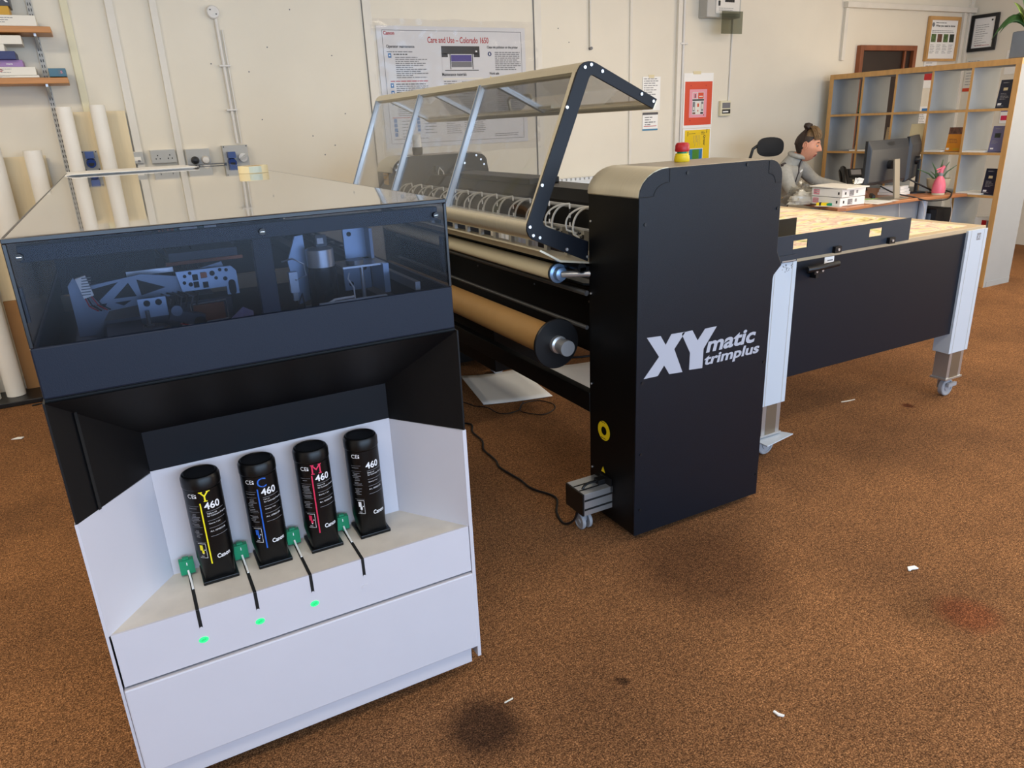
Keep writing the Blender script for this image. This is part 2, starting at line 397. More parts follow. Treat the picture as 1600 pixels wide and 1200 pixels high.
mb = MB(); mb.box(3.17, 3.178, WY-0.004, WY, 0, 3.0, 'txt_grey'); mb.box(3.178, 3.24, WY-0.012, WY, 0, 3.0, 'wall_trim'); trim(mb)
trim(MB().box(4.10, 4.125, WY-0.014, WY, 0, 3.0, 'wall_trim'))
trim(MB().box(4.60, 4.645, WY-0.03, WY, 0, 3.0, 'wall_trim'))
trim(MB().box(6.69, 8.78, WY-0.055, WY, 2.435, 2.485, 'wall_trim'))
trim(MB().box(6.70, 6.745, WY-0.03, WY, 1.96, 2.435, 'wall_trim'))
trim(MB().box(8.60, 8.635, WY-0.03, WY, 0, 2.435, 'wall_trim'))
trim(MB().box(8.70, 8.72, WY-0.03, WY, 0, 3.0, 'wall_trim'))
struct('baseboard_back', MB().box(-3.5, 6.9, WY-0.018, WY, 0, 0.10, 'wall_trim'))
# wooden door frame behind the bookcase; dark panel paints the unlit room beyond
mb = MB(); mb.box(6.95, 7.00, WY-0.05, WY, 0, 2.10, 'door_wood'); mb.box(7.79, 7.84, WY-0.05, WY, 0, 2.10, 'door_wood'); mb.box(7.0, 7.79, WY-0.05, WY, 2.05, 2.10, 'door_wood')
mb.box(7.0, 7.79, WY-0.012, WY, 0, 2.05, 'dark_doorway'); mb.box(7.66, 7.69, WY-0.035, WY-0.012, 0, 2.05, 'door_wood'); struct('door_1', mb, bevel=0.003)
# conduit with a round junction box at the top
o = thing('conduit', 'white round conduit with a junction box running down to the blue sockets', 'conduit', (0.83, WY-0.02, 1.46))
MB().tube([(0.82, WY-0.014, 2.22), (0.832, WY-0.014, 1.455)], 0.011, 'white_plastic').build('pipe', o, 40)
MB().tube([(0.85, WY-0.010, 2.15), (0.86, WY-0.010, 1.455)], 0.005, 'white_plastic').build('pipe', o, 40)
mb = MB(); mb.lathe((0.81, WY, 2.25), (0, -1, 0), [(0.040, 0), (0.040, 0.025), (0.034, 0.032), (0.001, 0.033)], 'white_plastic'); mb.cyl((0.793, WY-0.032, 2.263), (0.793, WY-0.036, 2.263), 0.004, 'txt_black', 8); mb.cyl((0.826, WY-0.032, 2.238), (0.826, WY-0.036, 2.238), 0.004, 'txt_black', 8)
mb.build('junction_box', o, 40)
for z in (1.93, 1.66): MB().box(0.795, 0.865, WY-0.03, WY, z, z+0.012, 'white_plastic').build('clip', o, bevel=0.003)
o = thing('conduit', 'white twin pipe conduit dropping behind the red emergency button', 'conduit', (4.67, WY-0.02, 0.9))
MB().tube([(4.672, WY-0.016, 3.0), (4.672, WY-0.016, 0.9)], 0.014, 'white_plastic').build('pipe', o, 40)
MB().box(4.63, 4.71, WY-0.035, WY, 2.09, 2.105, 'white_plastic').build('clip', o, bevel=0.003)
mb = MB(); mb.tube([(3.70, WY-0.012, 3.0), (3.70, WY-0.012, 2.06)], 0.010, 'wall_trim'); mb.cyl((3.70, WY, 2.055), (3.70, WY-0.03, 2.055), 0.012, 'txt_grey', 10)
tag(mb.build('cable_drop', smooth=40), 'thin cream cable drop ending high on the bare wall', 'cable')

# ------------------------------------------------------------------ wall fittings on the left
def socket(x0, x1, z0, z1, label, plugs=(), kind='double'):
    o = thing('wall_socket', label, 'socket', ((x0+x1)/2, WY, z0))
    MB().box(x0, x1, WY-0.035, WY, z0, z1, 'white_plastic').build('back_box', o, bevel=0.003)
    mb = MB(); mb.box(x0+0.003, x1-0.003, WY-0.043, WY-0.035, z0+0.003, z1-0.003, 'grey_plastic')
    cs = (0.28, 0.76) if kind == 'double' else (0.5,)
    for c in cs:
        cx = x0+(x1-x0)*c; cz = z0+(z1-z0)*0.42
        if kind != 'data':
            for dx, dz in ((0, 0.014), (-0.012, -0.006), (0.012, -0.006)): mb.box(cx+dx-0.003, cx+dx+0.003, WY-0.0445, WY-0.042, cz+dz-0.004, cz+dz+0.004, 'txt_black')
        else:
            mb.box(cx-0.02, cx+0.02, WY-0.0445, WY-0.042, cz-0.012, cz+0.012, 'paper'); mb.box(cx+0.0, cx+0.015, WY-0.046, WY-0.043, cz-0.02, cz-0.008, 'txt_grey')
    mb.build('faceplate', o, bevel=0.002)
    for cx, m in plugs:
        MB().lathe((cx, WY-0.043, (z0+z1)/2-0.005), (0, -1, 0), [(0.024, 0), (0.026, 0.012), (0.02, 0.03), (0.006, 0.034)], m, 16).build('plug', o, 40)
        if m == 'black_plastic': MB().tube([(cx, WY-0.06, (z0+z1)/2-0.02), (cx, WY-0.062, z0-0.02), (cx+0.005, WY-0.05, z0-0.25)], 0.005, m).build('flex', o, 40)
    return o
socket(0.170, 0.245, 1.36, 1.435, 'small square data socket beside the white paper rolls', kind='data')
socket(0.285, 0.435, 1.355, 1.44, 'double white wall socket with nothing plugged in')
socket(0.495, 0.645, 1.30, 1.435, 'double wall socket holding a black plug and a white plug', ((0.545, 'black_plastic'), (0.61, 'white_plastic')))
def blue_socket(x0, x1, z0, z1, label, switch):
    o = thing('industrial_socket', label, 'socket', ((x0+x1)/2, WY, z0))
    mb = MB(); mb.box(x0, x1, WY-0.06, WY, z0, z1, 'grey_plastic')
    for cx in (x0+0.008, x1-0.008):
        for cz in (z0+0.008, z1-0.008): mb.cyl((cx, WY-0.06, cz), (cx, WY-0.063, cz), 0.004, 'txt_black', 8)
    mb.build('back_box', o, bevel=0.004)
    cx = x0+0.045
    mb = MB(); mb.cyl((cx, WY-0.05, z0+0.055), (cx, WY-0.11, z0+0.045), 0.026, 'blue_plastic', 20); mb.box(cx-0.024, cx+0.024, WY-0.12, WY-0.06, z0+0.075, z0+0.115, 'blue_plastic'); mb.cyl((cx, WY-0.11, z0+0.045), (cx, WY-0.1105, z0+0.045), 0.016, 'txt_black', 16); mb.build('blue_outlet', o, 40, bevel=0.003)
    if switch:
        mb = MB(); mb.cyl((x1-0.04, WY-0.06, z0+0.075), (x1-0.04, WY-0.08, z0+0.075), 0.028, 'white_plastic', 24); mb.obox((x1-0.04, WY-0.088, z0+0.075), (0.022, 0, 0.014), (0, 0.008, 0), (-0.004, 0, 0.006), 'grey_plastic'); mb.build('rotary_switch', o, 40)
    return o
blue_socket(0.725, 0.885, 1.29, 1.445, 'grey industrial socket with blue outlet and round switch under the conduit', True)
blue_socket(-0.10, -0.01, 1.335, 1.455, 'grey industrial socket with blue outlet between two white paper rolls', False)

# slotted wall uprights and shelves
def upright(x, label, z0, z1):
    mb = MB(); mb.box(x-0.014, x+0.014, WY-0.016, WY, z0, z1, 'grey_plastic')
    z = z0+0.02
    while z < z1-0.02:
        for s in (-0.006, 0.006): mb.box(x+s-0.002, x+s+0.002, WY-0.0175, WY-0.014, z, z+0.016, 'txt_black')
        z += 0.03
    return tag(mb.build('shelf_upright'), label, 'shelf upright', 'slotted metal shelf uprights')
upright(-0.19, 'slotted metal upright screwed to the wall, holding the ends of the wooden shelves', 0.35, 2.75)
def bracket(o, x, z):
    mb = MB(); mb.prism([(WY-0.016, z), (WY-0.016, z-0.07), (WY-0.19, z-0.014), (WY-0.19, z)], 'x', x-0.006, x+0.006, 'alu'); mb.build('shelf_bracket', o)
for z, x1, lab in ((2.095, -0.105, 'upper wooden wall shelf with boxes at top left'), (1.83, -0.075, 'lower wooden wall shelf under the stack of boxes')):
    o = thing('wall_shelf', lab, 'shelf', (-0.6, WY-0.13, z))
    MB().box(-1.5, x1, 5.23, WY-0.017, z, z+0.032, 'shelf_wood').build('board', o, bevel=0.003)
    bracket(o, -0.19, z); bracket(o, -0.9, z)
def carton(name, x0, x1, y0, y1, z0, h, m, label, txt=None, cat='box', group=None, seed=3, rot=0):
    mb = MB(); mb.box(x0, x1, y0, y1, z0, z0+h, m)
    o = thing(name, label, cat, ((x0+x1)/2, (y0+y1)/2, z0), group)
    mb.build('carton', o, bevel=0.002)
    mb = MB(); k = y0-0.0012
    if txt:
        for t, tx, tz, th, tm in txt: mb.text(t, (tx, k, z0+tz), (1, 0, 0), (0, 0, 1), 0, tm, bold=0.02, height=th)
    mb.lines((x0+0.55*(x1-x0), k, z0+h*0.72), (1, 0, 0), (0, 0, 1), 3, h*0.2, (x1-x0)*0.3, h*0.06, 'txt_grey' if m not in ('box_blue', 'navy_book') else 'txt_white', seed)
    mb.build('printing', o)
    return o
zt = 2.128
carton('carton', -0.75, -0.168, 5.24, 5.43, zt, 0.055, 'box_white', 'flat white box with a barcode on the upper shelf')
carton('carton', -0.80, -0.285, 5.25, 5.43, zt+0.056, 0.045, 'box_yellow', 'yellow and black box on the white box of the upper shelf')
carton('carton', -0.80, -0.275, 5.27, 5.43, zt+0.102, 0.12, 'navy_book', 'dark navy box topmost on the upper wall shelf', [('X', -0.335, 0.02, 0.05, 'txt_white')])
zs = 1.863
o = carton('carton', -0.85, -0.215, 5.235, 5.42, zs, 0.012, 'box_white', 'thin white sheet box lowest on the lower shelf')
carton('carton', -0.85, -0.225, 5.24, 5.42, zs+0.013, 0.043, 'box_white', 'white box with a red logo on the lower shelf', [('O', -0.40, 0.018, 0.014, 'txt_red')])
carton('carton', -0.85, -0.28, 5.25, 5.42, zs+0.057, 0.036, 'box_purple', 'mauve paper box in the middle of the lower shelf stack', [('image', -0.36, 0.008, 0.012, 'txt_white')])
carton('carton', -0.85, -0.305, 5.22, 5.43, zs+0.094, 0.042, 'box_blue', 'blue paper box above the mauve box on the lower shelf', [('premium', -0.50, 0.012, 0.012, 'txt_white')])
carton('carton', -0.85, -0.35, 5.24, 5.43, zs+0.137, 0.036, 'box_white', 'open white box resting on the blue box')
carton('carton', -0.85, -0.26, 5.25, 5.43, zs+0.174, 0.045, 'box_white', 'white box topmost of the stack on the lower shelf')
carton('carton', -0.165, -0.078, 5.26, 5.41, 1.868, 0.045, 'box_teal', 'small teal box standing alone at the right end of the lower shelf', [('B', -0.105, 0.018, 0.012, 'pink_print')])

# boards and paper rolls leaning on the wall
mb = MB(); mb.box(-0.125, 0.19, WY-0.045, WY-0.026, 0.0, 1.68, 'ply'); tag(mb.build('plywood_board'), 'pale plywood board standing on the wall behind two tall paper rolls', 'board')
mb = MB(); mb.box(-0.70, -0.29, WY-0.045, WY-0.026, 0.0, 1.44, 'ply'); tag(mb.build('plywood_board'), 'pale plywood board against the wall below the shelves', 'board')
mb = MB(); mb.box(-0.70, -0.52, WY-0.075, WY-0.052, 0.0, 0.60, 'kraft'); tag(mb.build('cardboard_sheet'), 'brown cardboard sheet standing low beside the leftmost paper roll', 'board')
def paper_roll(xt, xb, y, r, z0, z1, label):
    o = thing('paper_roll', label, 'paper roll', (xb, y, z0), 'white paper rolls standing against the wall')
    mb = MB(); n = 28; vs = []; fs = []
    a, b = V(xb, y, z0), V(xt, y, z1); mb.tube([a, b], r, 'paper', 28, caps=False); mb.tube([b, a], r*0.86, 'paper', 28, caps=False)
    for (p, s) in ((b, 1), (a, -1)):
        k = len(mb.v)
        t = (b-a).normalized(); u = t.cross(V(0, 0, 1) if abs(t.z) < 0.9 else V(1, 0, 0)).normalized(); w = t.cross(u)
        ring = [p+(u*math.cos(2*PI*i/28)+w*math.sin(2*PI*i/28))*rr for rr in (r, r*0.86) for i in range(28)]
        mb.add(ring, [(i, (i+1) % 28, 28+(i+1) % 28, 28+i) if s > 0 else (i, 28+i, 28+(i+1) % 28, (i+1) % 28) for i in range(28)], 'paper')
    mb.build('paper_wrap', o, 40)
    mb = MB(); mb.tube([a+V(0, 0, 0.002), b-V(0, 0, 0.03)], r*0.45, 'kraft', 16); mb.build('core', o, 40)
paper_roll(-0.135, -0.135, 5.30, 0.042, 0.0, 1.705, 'tall white paper roll standing right behind the printer, left of the blue socket')
paper_roll(0.042, 0.042, 5.30, 0.042, 0.0, 1.712, 'tall white paper roll standing just right of the small blue socket')
paper_roll(-0.345, -0.345, 5.30, 0.048, 0.0, 1.472, 'shorter white paper roll between the two plywood boards')
paper_roll(-0.555, -0.555, 5.28, 0.062, 0.0, 1.50, 'thick white paper roll rising past the printer cover at the left edge')
paper_roll(-0.750, -0.750, 5.29, 0.052, 0.032, 1.15, 'white paper roll with its foot in the black tray at the left edge')
paper_roll(-0.880, -0.880, 5.27, 0.052, 0.032, 1.15, 'white paper roll mostly outside the frame beyond the black tray')
mb = MB(); mb.prism(arc(-0.62, 5.20, 0.06, -90, 0)+arc(-0.62, 5.38, 0.03, 0, 90)+[(-1.2, 5.41), (-1.2, 5.14)], 'z', 0, 0.03, 'black_plastic'); tag(mb.build('floor_tray', bevel=0.004), 'black floor tray under the white paper rolls at left', 'tray')
MBx = MB(); MBx.tube([(-0.66, 5.08, 0.006), (-0.5, 5.12, 0.006), (-0.3, 5.16, 0.006)], 0.005, 'black_plastic'); tag(MBx.build('floor_cable', smooth=40), 'short black cable on the carpet in front of the floor tray', 'cable')

# ------------------------------------------------------------------ posters
def poster():
    y = WY-0.004
    o = thing('printer_care_poster', 'large white laminated maintenance poster pinned on the wall behind the trimmer', 'poster', (2.48, y, 1.3))
    MB().box(1.885, 3.09, y-0.002, y, 1.365, 2.195, 'poster_paper').build('sheet', o)
    yy = y-0.003; U = (1, 0, 0); W = (0, 0, 1)
    mb = MB(); T = lambda s, x, z, h, m, b=0.0, w=None, al='l': mb.text(s, (x, yy, z), U, W, 0, m, bold=b, height=h, width=w, align=al)
    # frame line
    for a in ((1.925, 3.055, 2.165, 2.168), (1.925, 3.055, 1.395, 1.398), (1.925, 1.928, 1.395, 2.168), (3.052, 3.055, 1.395, 2.168)):
        mb.box(a[0], a[1], yy-0.0003, yy, a[2], a[3], 'txt_grey')
    T('Canon', 1.935, 2.136, 0.024, 'txt_red', 0.03); T('Care and Use – Colorado 1650', 2.27, 2.085, 0.042, 'txt_red', 0.015, 0.50)
    T('Operator maintenance', 1.95, 2.045, 0.026, 'txt_black', 0.02, 0.215)
    T('Clean ink pollution on the printer', 2.755, 2.045, 0.024, 'txt_black', 0.02, 0.27)
    T('Maintenance materials', 2.37, 1.86, 0.022, 'txt_black', 0.02, 0.20)
    T('Work safe', 2.765, 1.865, 0.020, 'txt_black', 0.02, 0.085)
    T('Caution', 2.81, 1.835, 0.013, 'txt_black', 0.01)
    def L(x, z, rows, p, w, m='txt_grey', th=0.006, sd=1, j=0.5): mb.lines((x, yy, z), U, W, rows, p, w, th, m, sd, j)
    L(1.95, 2.022, 1, .02, .22, 'txt_grey', 0.006, 2, .1); L(2.0, 2.005, 1, .02, .12, 'txt_black', 0.006, 4); L(2.01, 1.985, 11, 0.0135, 0.25, 'txt_grey', 0.006, 5)
    L(1.96, 1.825, 1, .02, .30, 'txt_red', 0.006, 5, .05); L(2.0, 1.805, 1, .02, .25, 'txt_black', 0.006, 6, .1); L(2.0, 1.79, 3, 0.0135, 0.27, 'txt_grey', 0.006, 7, .2)
    L(2.0, 1.75, 1, .02, .25, 'txt_black', 0.006, 8, .1); L(2.0, 1.737, 4, 0.0135, 0.28, 'txt_grey', 0.006, 9, .2); L(2.0, 1.67, 7, 0.0135, 0.28, 'txt_grey', 0.006, 10, .5)
    L(1.95, 1.575, 1, .02, .30, 'txt_red', 0.006, 11, .05); L(2.02, 1.55, 6, 0.022, 0.10, 'txt_grey', 0.006, 12, .4); L(2.2, 1.55, 5, 0.022, 0.10, 'txt_grey', 0.006, 13, .4); L(1.95, 1.425, 1, .02, .3, 'txt_grey', 0.005, 2, .1)
    L(2.38, 1.835, 4, 0.016, 0.12, 'txt_grey', 0.006, 14, .4); mb.box(2.375, 2.71, yy-0.0003, yy, 1.834, 1.846, 'box_white'); L(2.53, 1.815, 7, 0.014, 0.19, 'txt_grey', 0.006, 15, .3)
    L(2.38, 1.71, 1, .02, .2, 'txt_black', 0.006, 4, .2); L(2.38, 1.69, 18, 0.0140, 0.13, 'txt_grey', 0.005, 16, .5); L(2.53, 1.69, 18, 0.0140, 0.19, 'txt_grey', 0.005, 17, .2)
    L(2.82, 2.02, 10, 0.0135, 0.23, 'txt_grey', 0.006, 18, .3); L(2.83, 1.80, 14, 0.0145, 0.21, 'txt_grey', 0.006, 19, .3)
    L(2.80, 1.565, 1, .02, .06, 'txt_grey', 0.005, 2, .1); L(2.95, 1.565, 1, .02, .05, 'txt_grey', 0.005, 3, .1); L(2.79, 1.43, 2, .014, .22, 'txt_grey', 0.005, 21, .2)
    for z in (1.985, 1.785, 1.735, 1.665): mb.box(1.958, 1.982, yy-0.0003, yy, z, z+0.03, 'ico_blue'); mb.box(1.965, 1.975, yy-0.0006, yy-0.0003, z+0.01, z+0.02, 'paper_white')
    for k in range(4): mb.box(1.958, 1.982, yy-0.0003, yy, 1.545-k*0.033, 1.572-k*0.033, 'ico_blue'); mb.box(2.14, 2.164, yy-0.0003, yy, 1.555-k*0.026, 1.577-k*0.026, 'ico_blue')
    for z in (2.012, 1.805): mb.cyl((2.775, yy, z), (2.775, yy-0.0004, z), 0.016, 'box_blue', 16); mb.box(2.771, 2.779, yy-0.0008, yy-0.0004, z-0.008, z+0.008, 'paper_white')
    mb.prism([(2.775, 1.856), (2.762, 1.832), (2.788, 1.832)], 'y', yy-0.0006, yy, 'yellow')
    # small picture of a wide format printer
    X0, Z0 = 2.375, 1.895
    mb.box(X0, X0+0.315, yy-0.0003, yy, Z0, Z0+0.175, 'poster_paper'); mb.box(X0, X0+0.315, yy-0.0006, yy-0.0003, Z0+0.115, Z0+0.170, 'monitor_dark'); mb.box(X0, X0+0.05, yy-0.0006, yy-0.0003, Z0+0.095, Z0+0.12, 'monitor_dark'); mb.box(X0+0.265, X0+0.315, yy-0.0006, yy-0.0003, Z0+0.095, Z0+0.12, 'monitor_dark')
    mb.box(X0+0.075, X0+0.245, yy-0.0008, yy-0.0003, Z0+0.065, Z0+0.11, 'purple_print'); mb.box(X0+0.075, X0+0.245, yy-0.0008, yy-0.0003, Z0+0.025, Z0+0.063, 'txt_grey')
    for q in (0.065, 0.25): mb.box(X0+q, X0+q+0.006, yy-0.001, yy-0.0003, Z0+0.01, Z0+0.13, 'monitor_dark')
    mb.box(X0+0.02, X0+0.30, yy-0.0008, yy-0.0003, Z0, Z0+0.006, 'monitor_dark'); mb.box(X0+0.28, X0+0.295, yy-0.001, yy-0.0003, Z0+0.13, Z0+0.14, 'paper_white')
    mb.build('printing', o)
    # clear plastic sleeve, slightly rumpled
    mb = MB(); nx, nz = 56, 40; vs = []; rnd = noise
    for j in range(nz+1):
        for i in range(nx+1):
            x = 1.84+1.36*i/nx; z = 1.31+0.93*j/nz; e = min(i, nx-i, j*1.3, (nz-j)*1.3)/6; e = 1/(1+max(0, e)**2)
            d = 0.004+0.006*abs(noise.noise((x*6, z*9, 0)))+0.012*e*abs(noise.noise((x*16, z*9, 3)))
            vs.append((x+0.01*noise.noise((z*4, 0, 0)), y-d, z+0.012*noise.noise((x*5, 2, 0))))
    fs = [(j*(nx+1)+i, j*(nx+1)+i+1, (j+1)*(nx+1)+i+1, (j+1)*(nx+1)+i) for j in range(nz) for i in range(nx)]
    mb.add(vs, fs, 'sleeve'); mb.build('plastic_sleeve', o, 60)
poster()
def flat(name, label, cat, x0, x1, z0, z1, m, y=WY-0.003):
    o = thing(name, label, cat, ((x0+x1)/2, y, z0)); MB().box(x0, x1, y-0.0012, y, z0, z1, m).build('sheet', o); return o, y-0.0018
UX, UZ = (1, 0, 0), (0, 0, 1)
o, y = flat('notice', 'pale printed list taped on the wall above the diary sheet', 'notice', 4.245, 4.44, 1.56, 1.835, 'paper_white'); mb = MB(); mb.lines((4.26, y, 1.815), UX, UZ, 11, 0.018, 0.16, 0.007, 'txt_dim', 3); mb.box(4.31, 4.37, y-0.0004, y, 1.825, 1.85, 'tape'); mb.build('printing', o)
o, y = flat('notice', 'small white notice with dark band on top below the taped list', 'notice', 4.25, 4.42, 1.395, 1.545, 'paper_white'); mb = MB(); mb.box(4.25, 4.42, y-0.0003, y, 1.525, 1.545, 'navy_book'); mb.box(4.25, 4.42, y-0.0003, y, 1.395, 1.408, 'teal_print'); mb.lines((4.275, y, 1.50), UX, UZ, 4, 0.02, 0.12, 0.008, 'txt_grey', 5); mb.box(4.265, 4.405, y-0.0003, y, 1.428, 1.433, 'txt_red'); mb.build('printing', o)
o, y = flat('orange_poster', 'orange poster with pink centre panel taped above the yellow poster', 'poster', 4.705, 5.05, 1.395, 1.86, 'paper_white')
mb = MB(); mb.box(4.72, 5.04, y-0.0003, y, 1.42, 1.79, 'orange_print'); mb.box(4.775, 4.98, y-0.0006, y-0.0003, 1.485, 1.725, 'pink_print')
rnd = random.Random(4)
mb.box(4.81, 4.945, y-0.0009, y-0.0006, 1.51, 1.70, 'poster_paper')
for (a0, a1, b0, b1, m) in ((4.815, 4.865, 1.648, 1.695, 'pink_print'), (4.875, 4.94, 1.645, 1.697, 'orange_print'), (4.835, 4.845, 1.652, 1.685, 'txt_black'), (4.885, 4.93, 1.66, 1.668, 'box_white'), (4.815, 4.84, 1.54, 1.62, 'txt_grey'), (4.915, 4.94, 1.54, 1.62, 'txt_grey'), (4.85, 4.905, 1.515, 1.615, 'box_white'), (4.868, 4.888, 1.575, 1.605, 'orange_print'), (4.873, 4.883, 1.535, 1.55, 'red'), (4.82, 4.835, 1.55, 1.575, 'box_white'), (4.92, 4.935, 1.555, 1.60, 'box_white'), (4.815, 4.848, 1.515, 1.53, 'photo_brown'), (4.908, 4.94, 1.515, 1.53, 'txt_black')): mb.box(a0, a1, y-0.0012-0.0002*(m == 'box_white')-0.0004*(m in ('red', 'txt_black'))-0.0003*(b1 == 1.605), y-0.0009, b0, b1, m)
mb.box(4.81, 4.945, y-0.0014, y-0.0009, 1.628, 1.640, 'txt_black'); mb.lines((4.83, y, 1.755), UX, UZ, 1, 0.1, 0.12, 0.004, 'box_white', 2, 0.1); mb.lines((4.83, y, 1.45), UX, UZ, 1, 0.1, 0.09, 0.004, 'box_white', 2, 0.1)
mb.lines((4.79, y-0.0004, 1.495), UX, UZ, 1, 0.1, 0.12, 0.003, 'txt_black', 2, 0.1)
for x, z in ((4.79, 1.755), (4.965, 1.755), (4.79, 1.46), (4.95, 1.505)): mb.cyl((x, y, z), (x, y-0.001, z), 0.006, 'txt_red', 8)
mb.box(4.81, 4.90, y-0.0004, y, 1.85, 1.875, 'tape'); mb.build('printing', o)
o, y = flat('yellow_poster', 'yellow poster with sideways lettering and a small landscape picture', 'poster', 4.71, 5.05, 1.03, 1.39, 'paper_white')
mb = MB(); mb.box(4.735, 5.035, y-0.0003, y, 1.05, 1.378, 'yellow_print'); k = y-0.0006
for t, x, z, h in (('Qvasar', 4.955, 1.20, 0.028), ('Print', 4.99, 1.25, 0.013), ('Studio', 4.765, 1.235, 0.012)): mb.text(t, (x, k, z+0.13), (0, 0, -1), (1, 0, 0), 0, 'txt_black', bold=0.02, height=h)
mb.lines((4.78, k, 1.345), UX, UZ, 1, .01, .09, .003, 'txt_black', 2, .1); mb.lines((4.93, k, 1.355), UX, UZ, 3, .009, .05, .004, 'txt_black', 2, .3)
for q in range(5): mb.lines((4.84+q*0.018, k, 1.33), (0, 0, -1), (1, 0, 0), 1, .01, .10, .003, 'txt_grey', q, .4)
mb.cyl((4.785, y, 1.235), (4.785, y-0.001, 1.235), 0.009, 'txt_black', 10); mb.cyl((4.785, y, 1.258), (4.785, y-0.001, 1.258), 0.007, 'txt_black', 10)
mb.box(4.785, 4.955, k-0.0003, k, 1.08, 1.215, 'paper_white'); mb.box(4.79, 4.95, k-0.0006, k-0.0003, 1.085, 1.21, 'teal_print'); mb.box(4.83, 4.91, k-0.0009, k-0.0006, 1.085, 1.205, 'green_print'); mb.prism([(4.9, 1.09), (4.945, 1.09), (4.94, 1.2)], 'y', k-0.0012, k-0.0006, 'ico_blue')
mb.build('printing', o)
o = thing('thermostat', 'beige thermostat with dark display at the end of its wire right of the orange poster', 'thermostat', (5.19, WY, 1.49))
MB().box(5.13, 5.255, WY-0.03, WY, 1.487, 1.620, 'batten_cream').build('casing', o, bevel=0.005)
mb = MB(); mb.box(5.15, 5.247, WY-0.0315, WY-0.03, 1.555, 1.602, 'txt_grey'); mb.box(5.15, 5.25, WY-0.0315, WY-0.03, 1.508, 1.545, 'txt_black'); mb.box(5.157, 5.225, WY-0.033, WY-0.0312, 1.518, 1.530, 'paper_white'); mb.build('display', o)
MB().tube([(5.242, WY-0.008, 1.62), (5.246, WY-0.008, 2.3), (5.246, WY-0.008, 3.0)], 0.007, 'white_plastic').build('wire', o, 40)
o = thing('fuse_box', 'grey fuse box with smoky lid hanging open high on the wall', 'fuse box', (5.04, WY, 2.2))
MB().box(4.845, 5.235, WY-0.11, WY, 2.30, 2.62, 'grey_plastic').build('casing', o, bevel=0.006)
mb = MB(); mb.box(4.94, 5.21, WY-0.116, WY-0.11, 2.33, 2.60, 'white_plastic')
for i in range(5): mb.box(5.04+i*0.022, 5.056+i*0.022, WY-0.122, WY-0.116, 2.42, 2.445, 'txt_black')
mb.box(4.965, 4.98, WY-0.124, WY-0.116, 2.39, 2.43, 'txt_black'); mb.lines((4.97, WY-0.117, 2.37), UX, UZ, 2, 0.015, 0.18, 0.004, 'txt_grey', 5, .1); mb.build('breaker_panel', o)
MB().box(4.975, 5.215, WY-0.16, WY-0.15, 2.165, 2.345, 'smoke_lid').build('lid', o, bevel=0.003)
# radiator
o = thing('radiator', 'white ribbed radiator on the back wall behind the trimmer', 'radiator', (3.7, WY-0.08, 0.35))
mb = MB(); mb.box(2.75, 4.6, WY-0.11, WY-0.04, 0.36, 1.03, 'radiator'); x = 2.78
while x < 4.58: mb.box(x, x+0.022, WY-0.125, WY-0.108, 0.40, 1.0, 'radiator'); x += 0.045
mb.build('panel', o, bevel=0.003)
mb = MB(); x = 2.77
while x < 4.58: mb.box(x, x+0.03, WY-0.10, WY-0.05, 1.03, 1.05, 'radiator'); x += 0.045
mb.build('top_grille', o)
for x in (2.95, 4.4): MB().box(x, x+0.03, WY-0.039, WY-0.0025, 0.45, 0.95, 'radiator').build('bracket', o)

# ------------------------------------------------------------------ wide format printer in front
PX0, PX1, PY0, PY1 = -0.185, 0.674, 1.579, 4.85
P = thing('wide_format_printer', 'large wide format printer with smoky window end, dark blue band and white ink station', 'printer', (0.245, 3.2, 0))
# bodies
mb = MB(); mb.box(PX0+0.02, PX1-0.02, 1.86, PY1, 0.08, 1.03, 'printer_black'); mb.build('cabinet', P, bevel=0.004)
mb = MB(); mb.box(PX0, PX1, PY0, PY0+0.012, 1.042, 1.143, 'printer_band'); mb.box(PX0, PX0+0.012, PY0+0.012, PY1, 1.042, 1.143, 'printer_band'); mb.box(PX1-0.012, PX1, PY0+0.012, PY1, 1.042, 1.143, 'printer_band'); mb.build('blue_band', P, bevel=0.003)
mb = MB(); mb.box(PX0+0.012, PX1-0.012, PY0+0.012, PY1, 1.046, 1.058, 'interior'); mb.box(PX0+0.012, PX1-0.012, 3.4, 3.42, 1.058, 1.33, 'interior')
mb.box(PX0+0.06, PX0+0.10, PY0+0.02, 3.4, 1.058, 1.09, 'interior_mid'); mb.box(PX1-0.10, PX1-0.06, PY0+0.02, 3.4, 1.058, 1.09, 'interior_mid')
mb.box(PX0+0.012, PX1-0.012, 2.36, 2.39, 1.058, 1.10, 'beech_pale'); mb.build('machine_deck', P)
# cover: dark polished top, smoky end and sides, dark edges
MB().box(PX0+0.004, PX1-0.004, PY0+0.004, PY1, 1.340, 1.347, 'printer_top').build('top_cover', P, bevel=0.004)
MB().box(PX0+0.008, PX1-0.008, PY0+0.002, PY0+0.006, 1.144, 1.338, 'tinted_acrylic').build('end_window', P)
for x in (PX0+0.002, PX1-0.006): MB().box(x, x+0.004, PY0+0.012, 3.4, 1.144, 1.337, 'tinted_acrylic').build('side_window', P)
mb = MB(); e = 0.007
mb.box(PX0, PX0+e, PY0, PY0+e, 1.143, 1.337, 'cover_edge'); mb.box(PX1-e, PX1, PY0, PY0+e, 1.143, 1.337, 'cover_edge'); mb.box(PX0, PX1, PY0-0.0005, PY0+0.004, 1.337, 1.3465, 'cover_edge'); mb.box(PX0, PX0+0.004, PY0+0.004, PY1, 1.337, 1.3465, 'cover_edge'); mb.box(PX1-0.004, PX1, PY0+0.004, PY1, 1.337, 1.3465, 'cover_edge')
mb.box(PX0+0.02, PX1-0.02, PY0+0.008, PY0+0.03, 1.300, 1.330, 'printer_band'); mb.build('window_frame', P, bevel=0.0015)
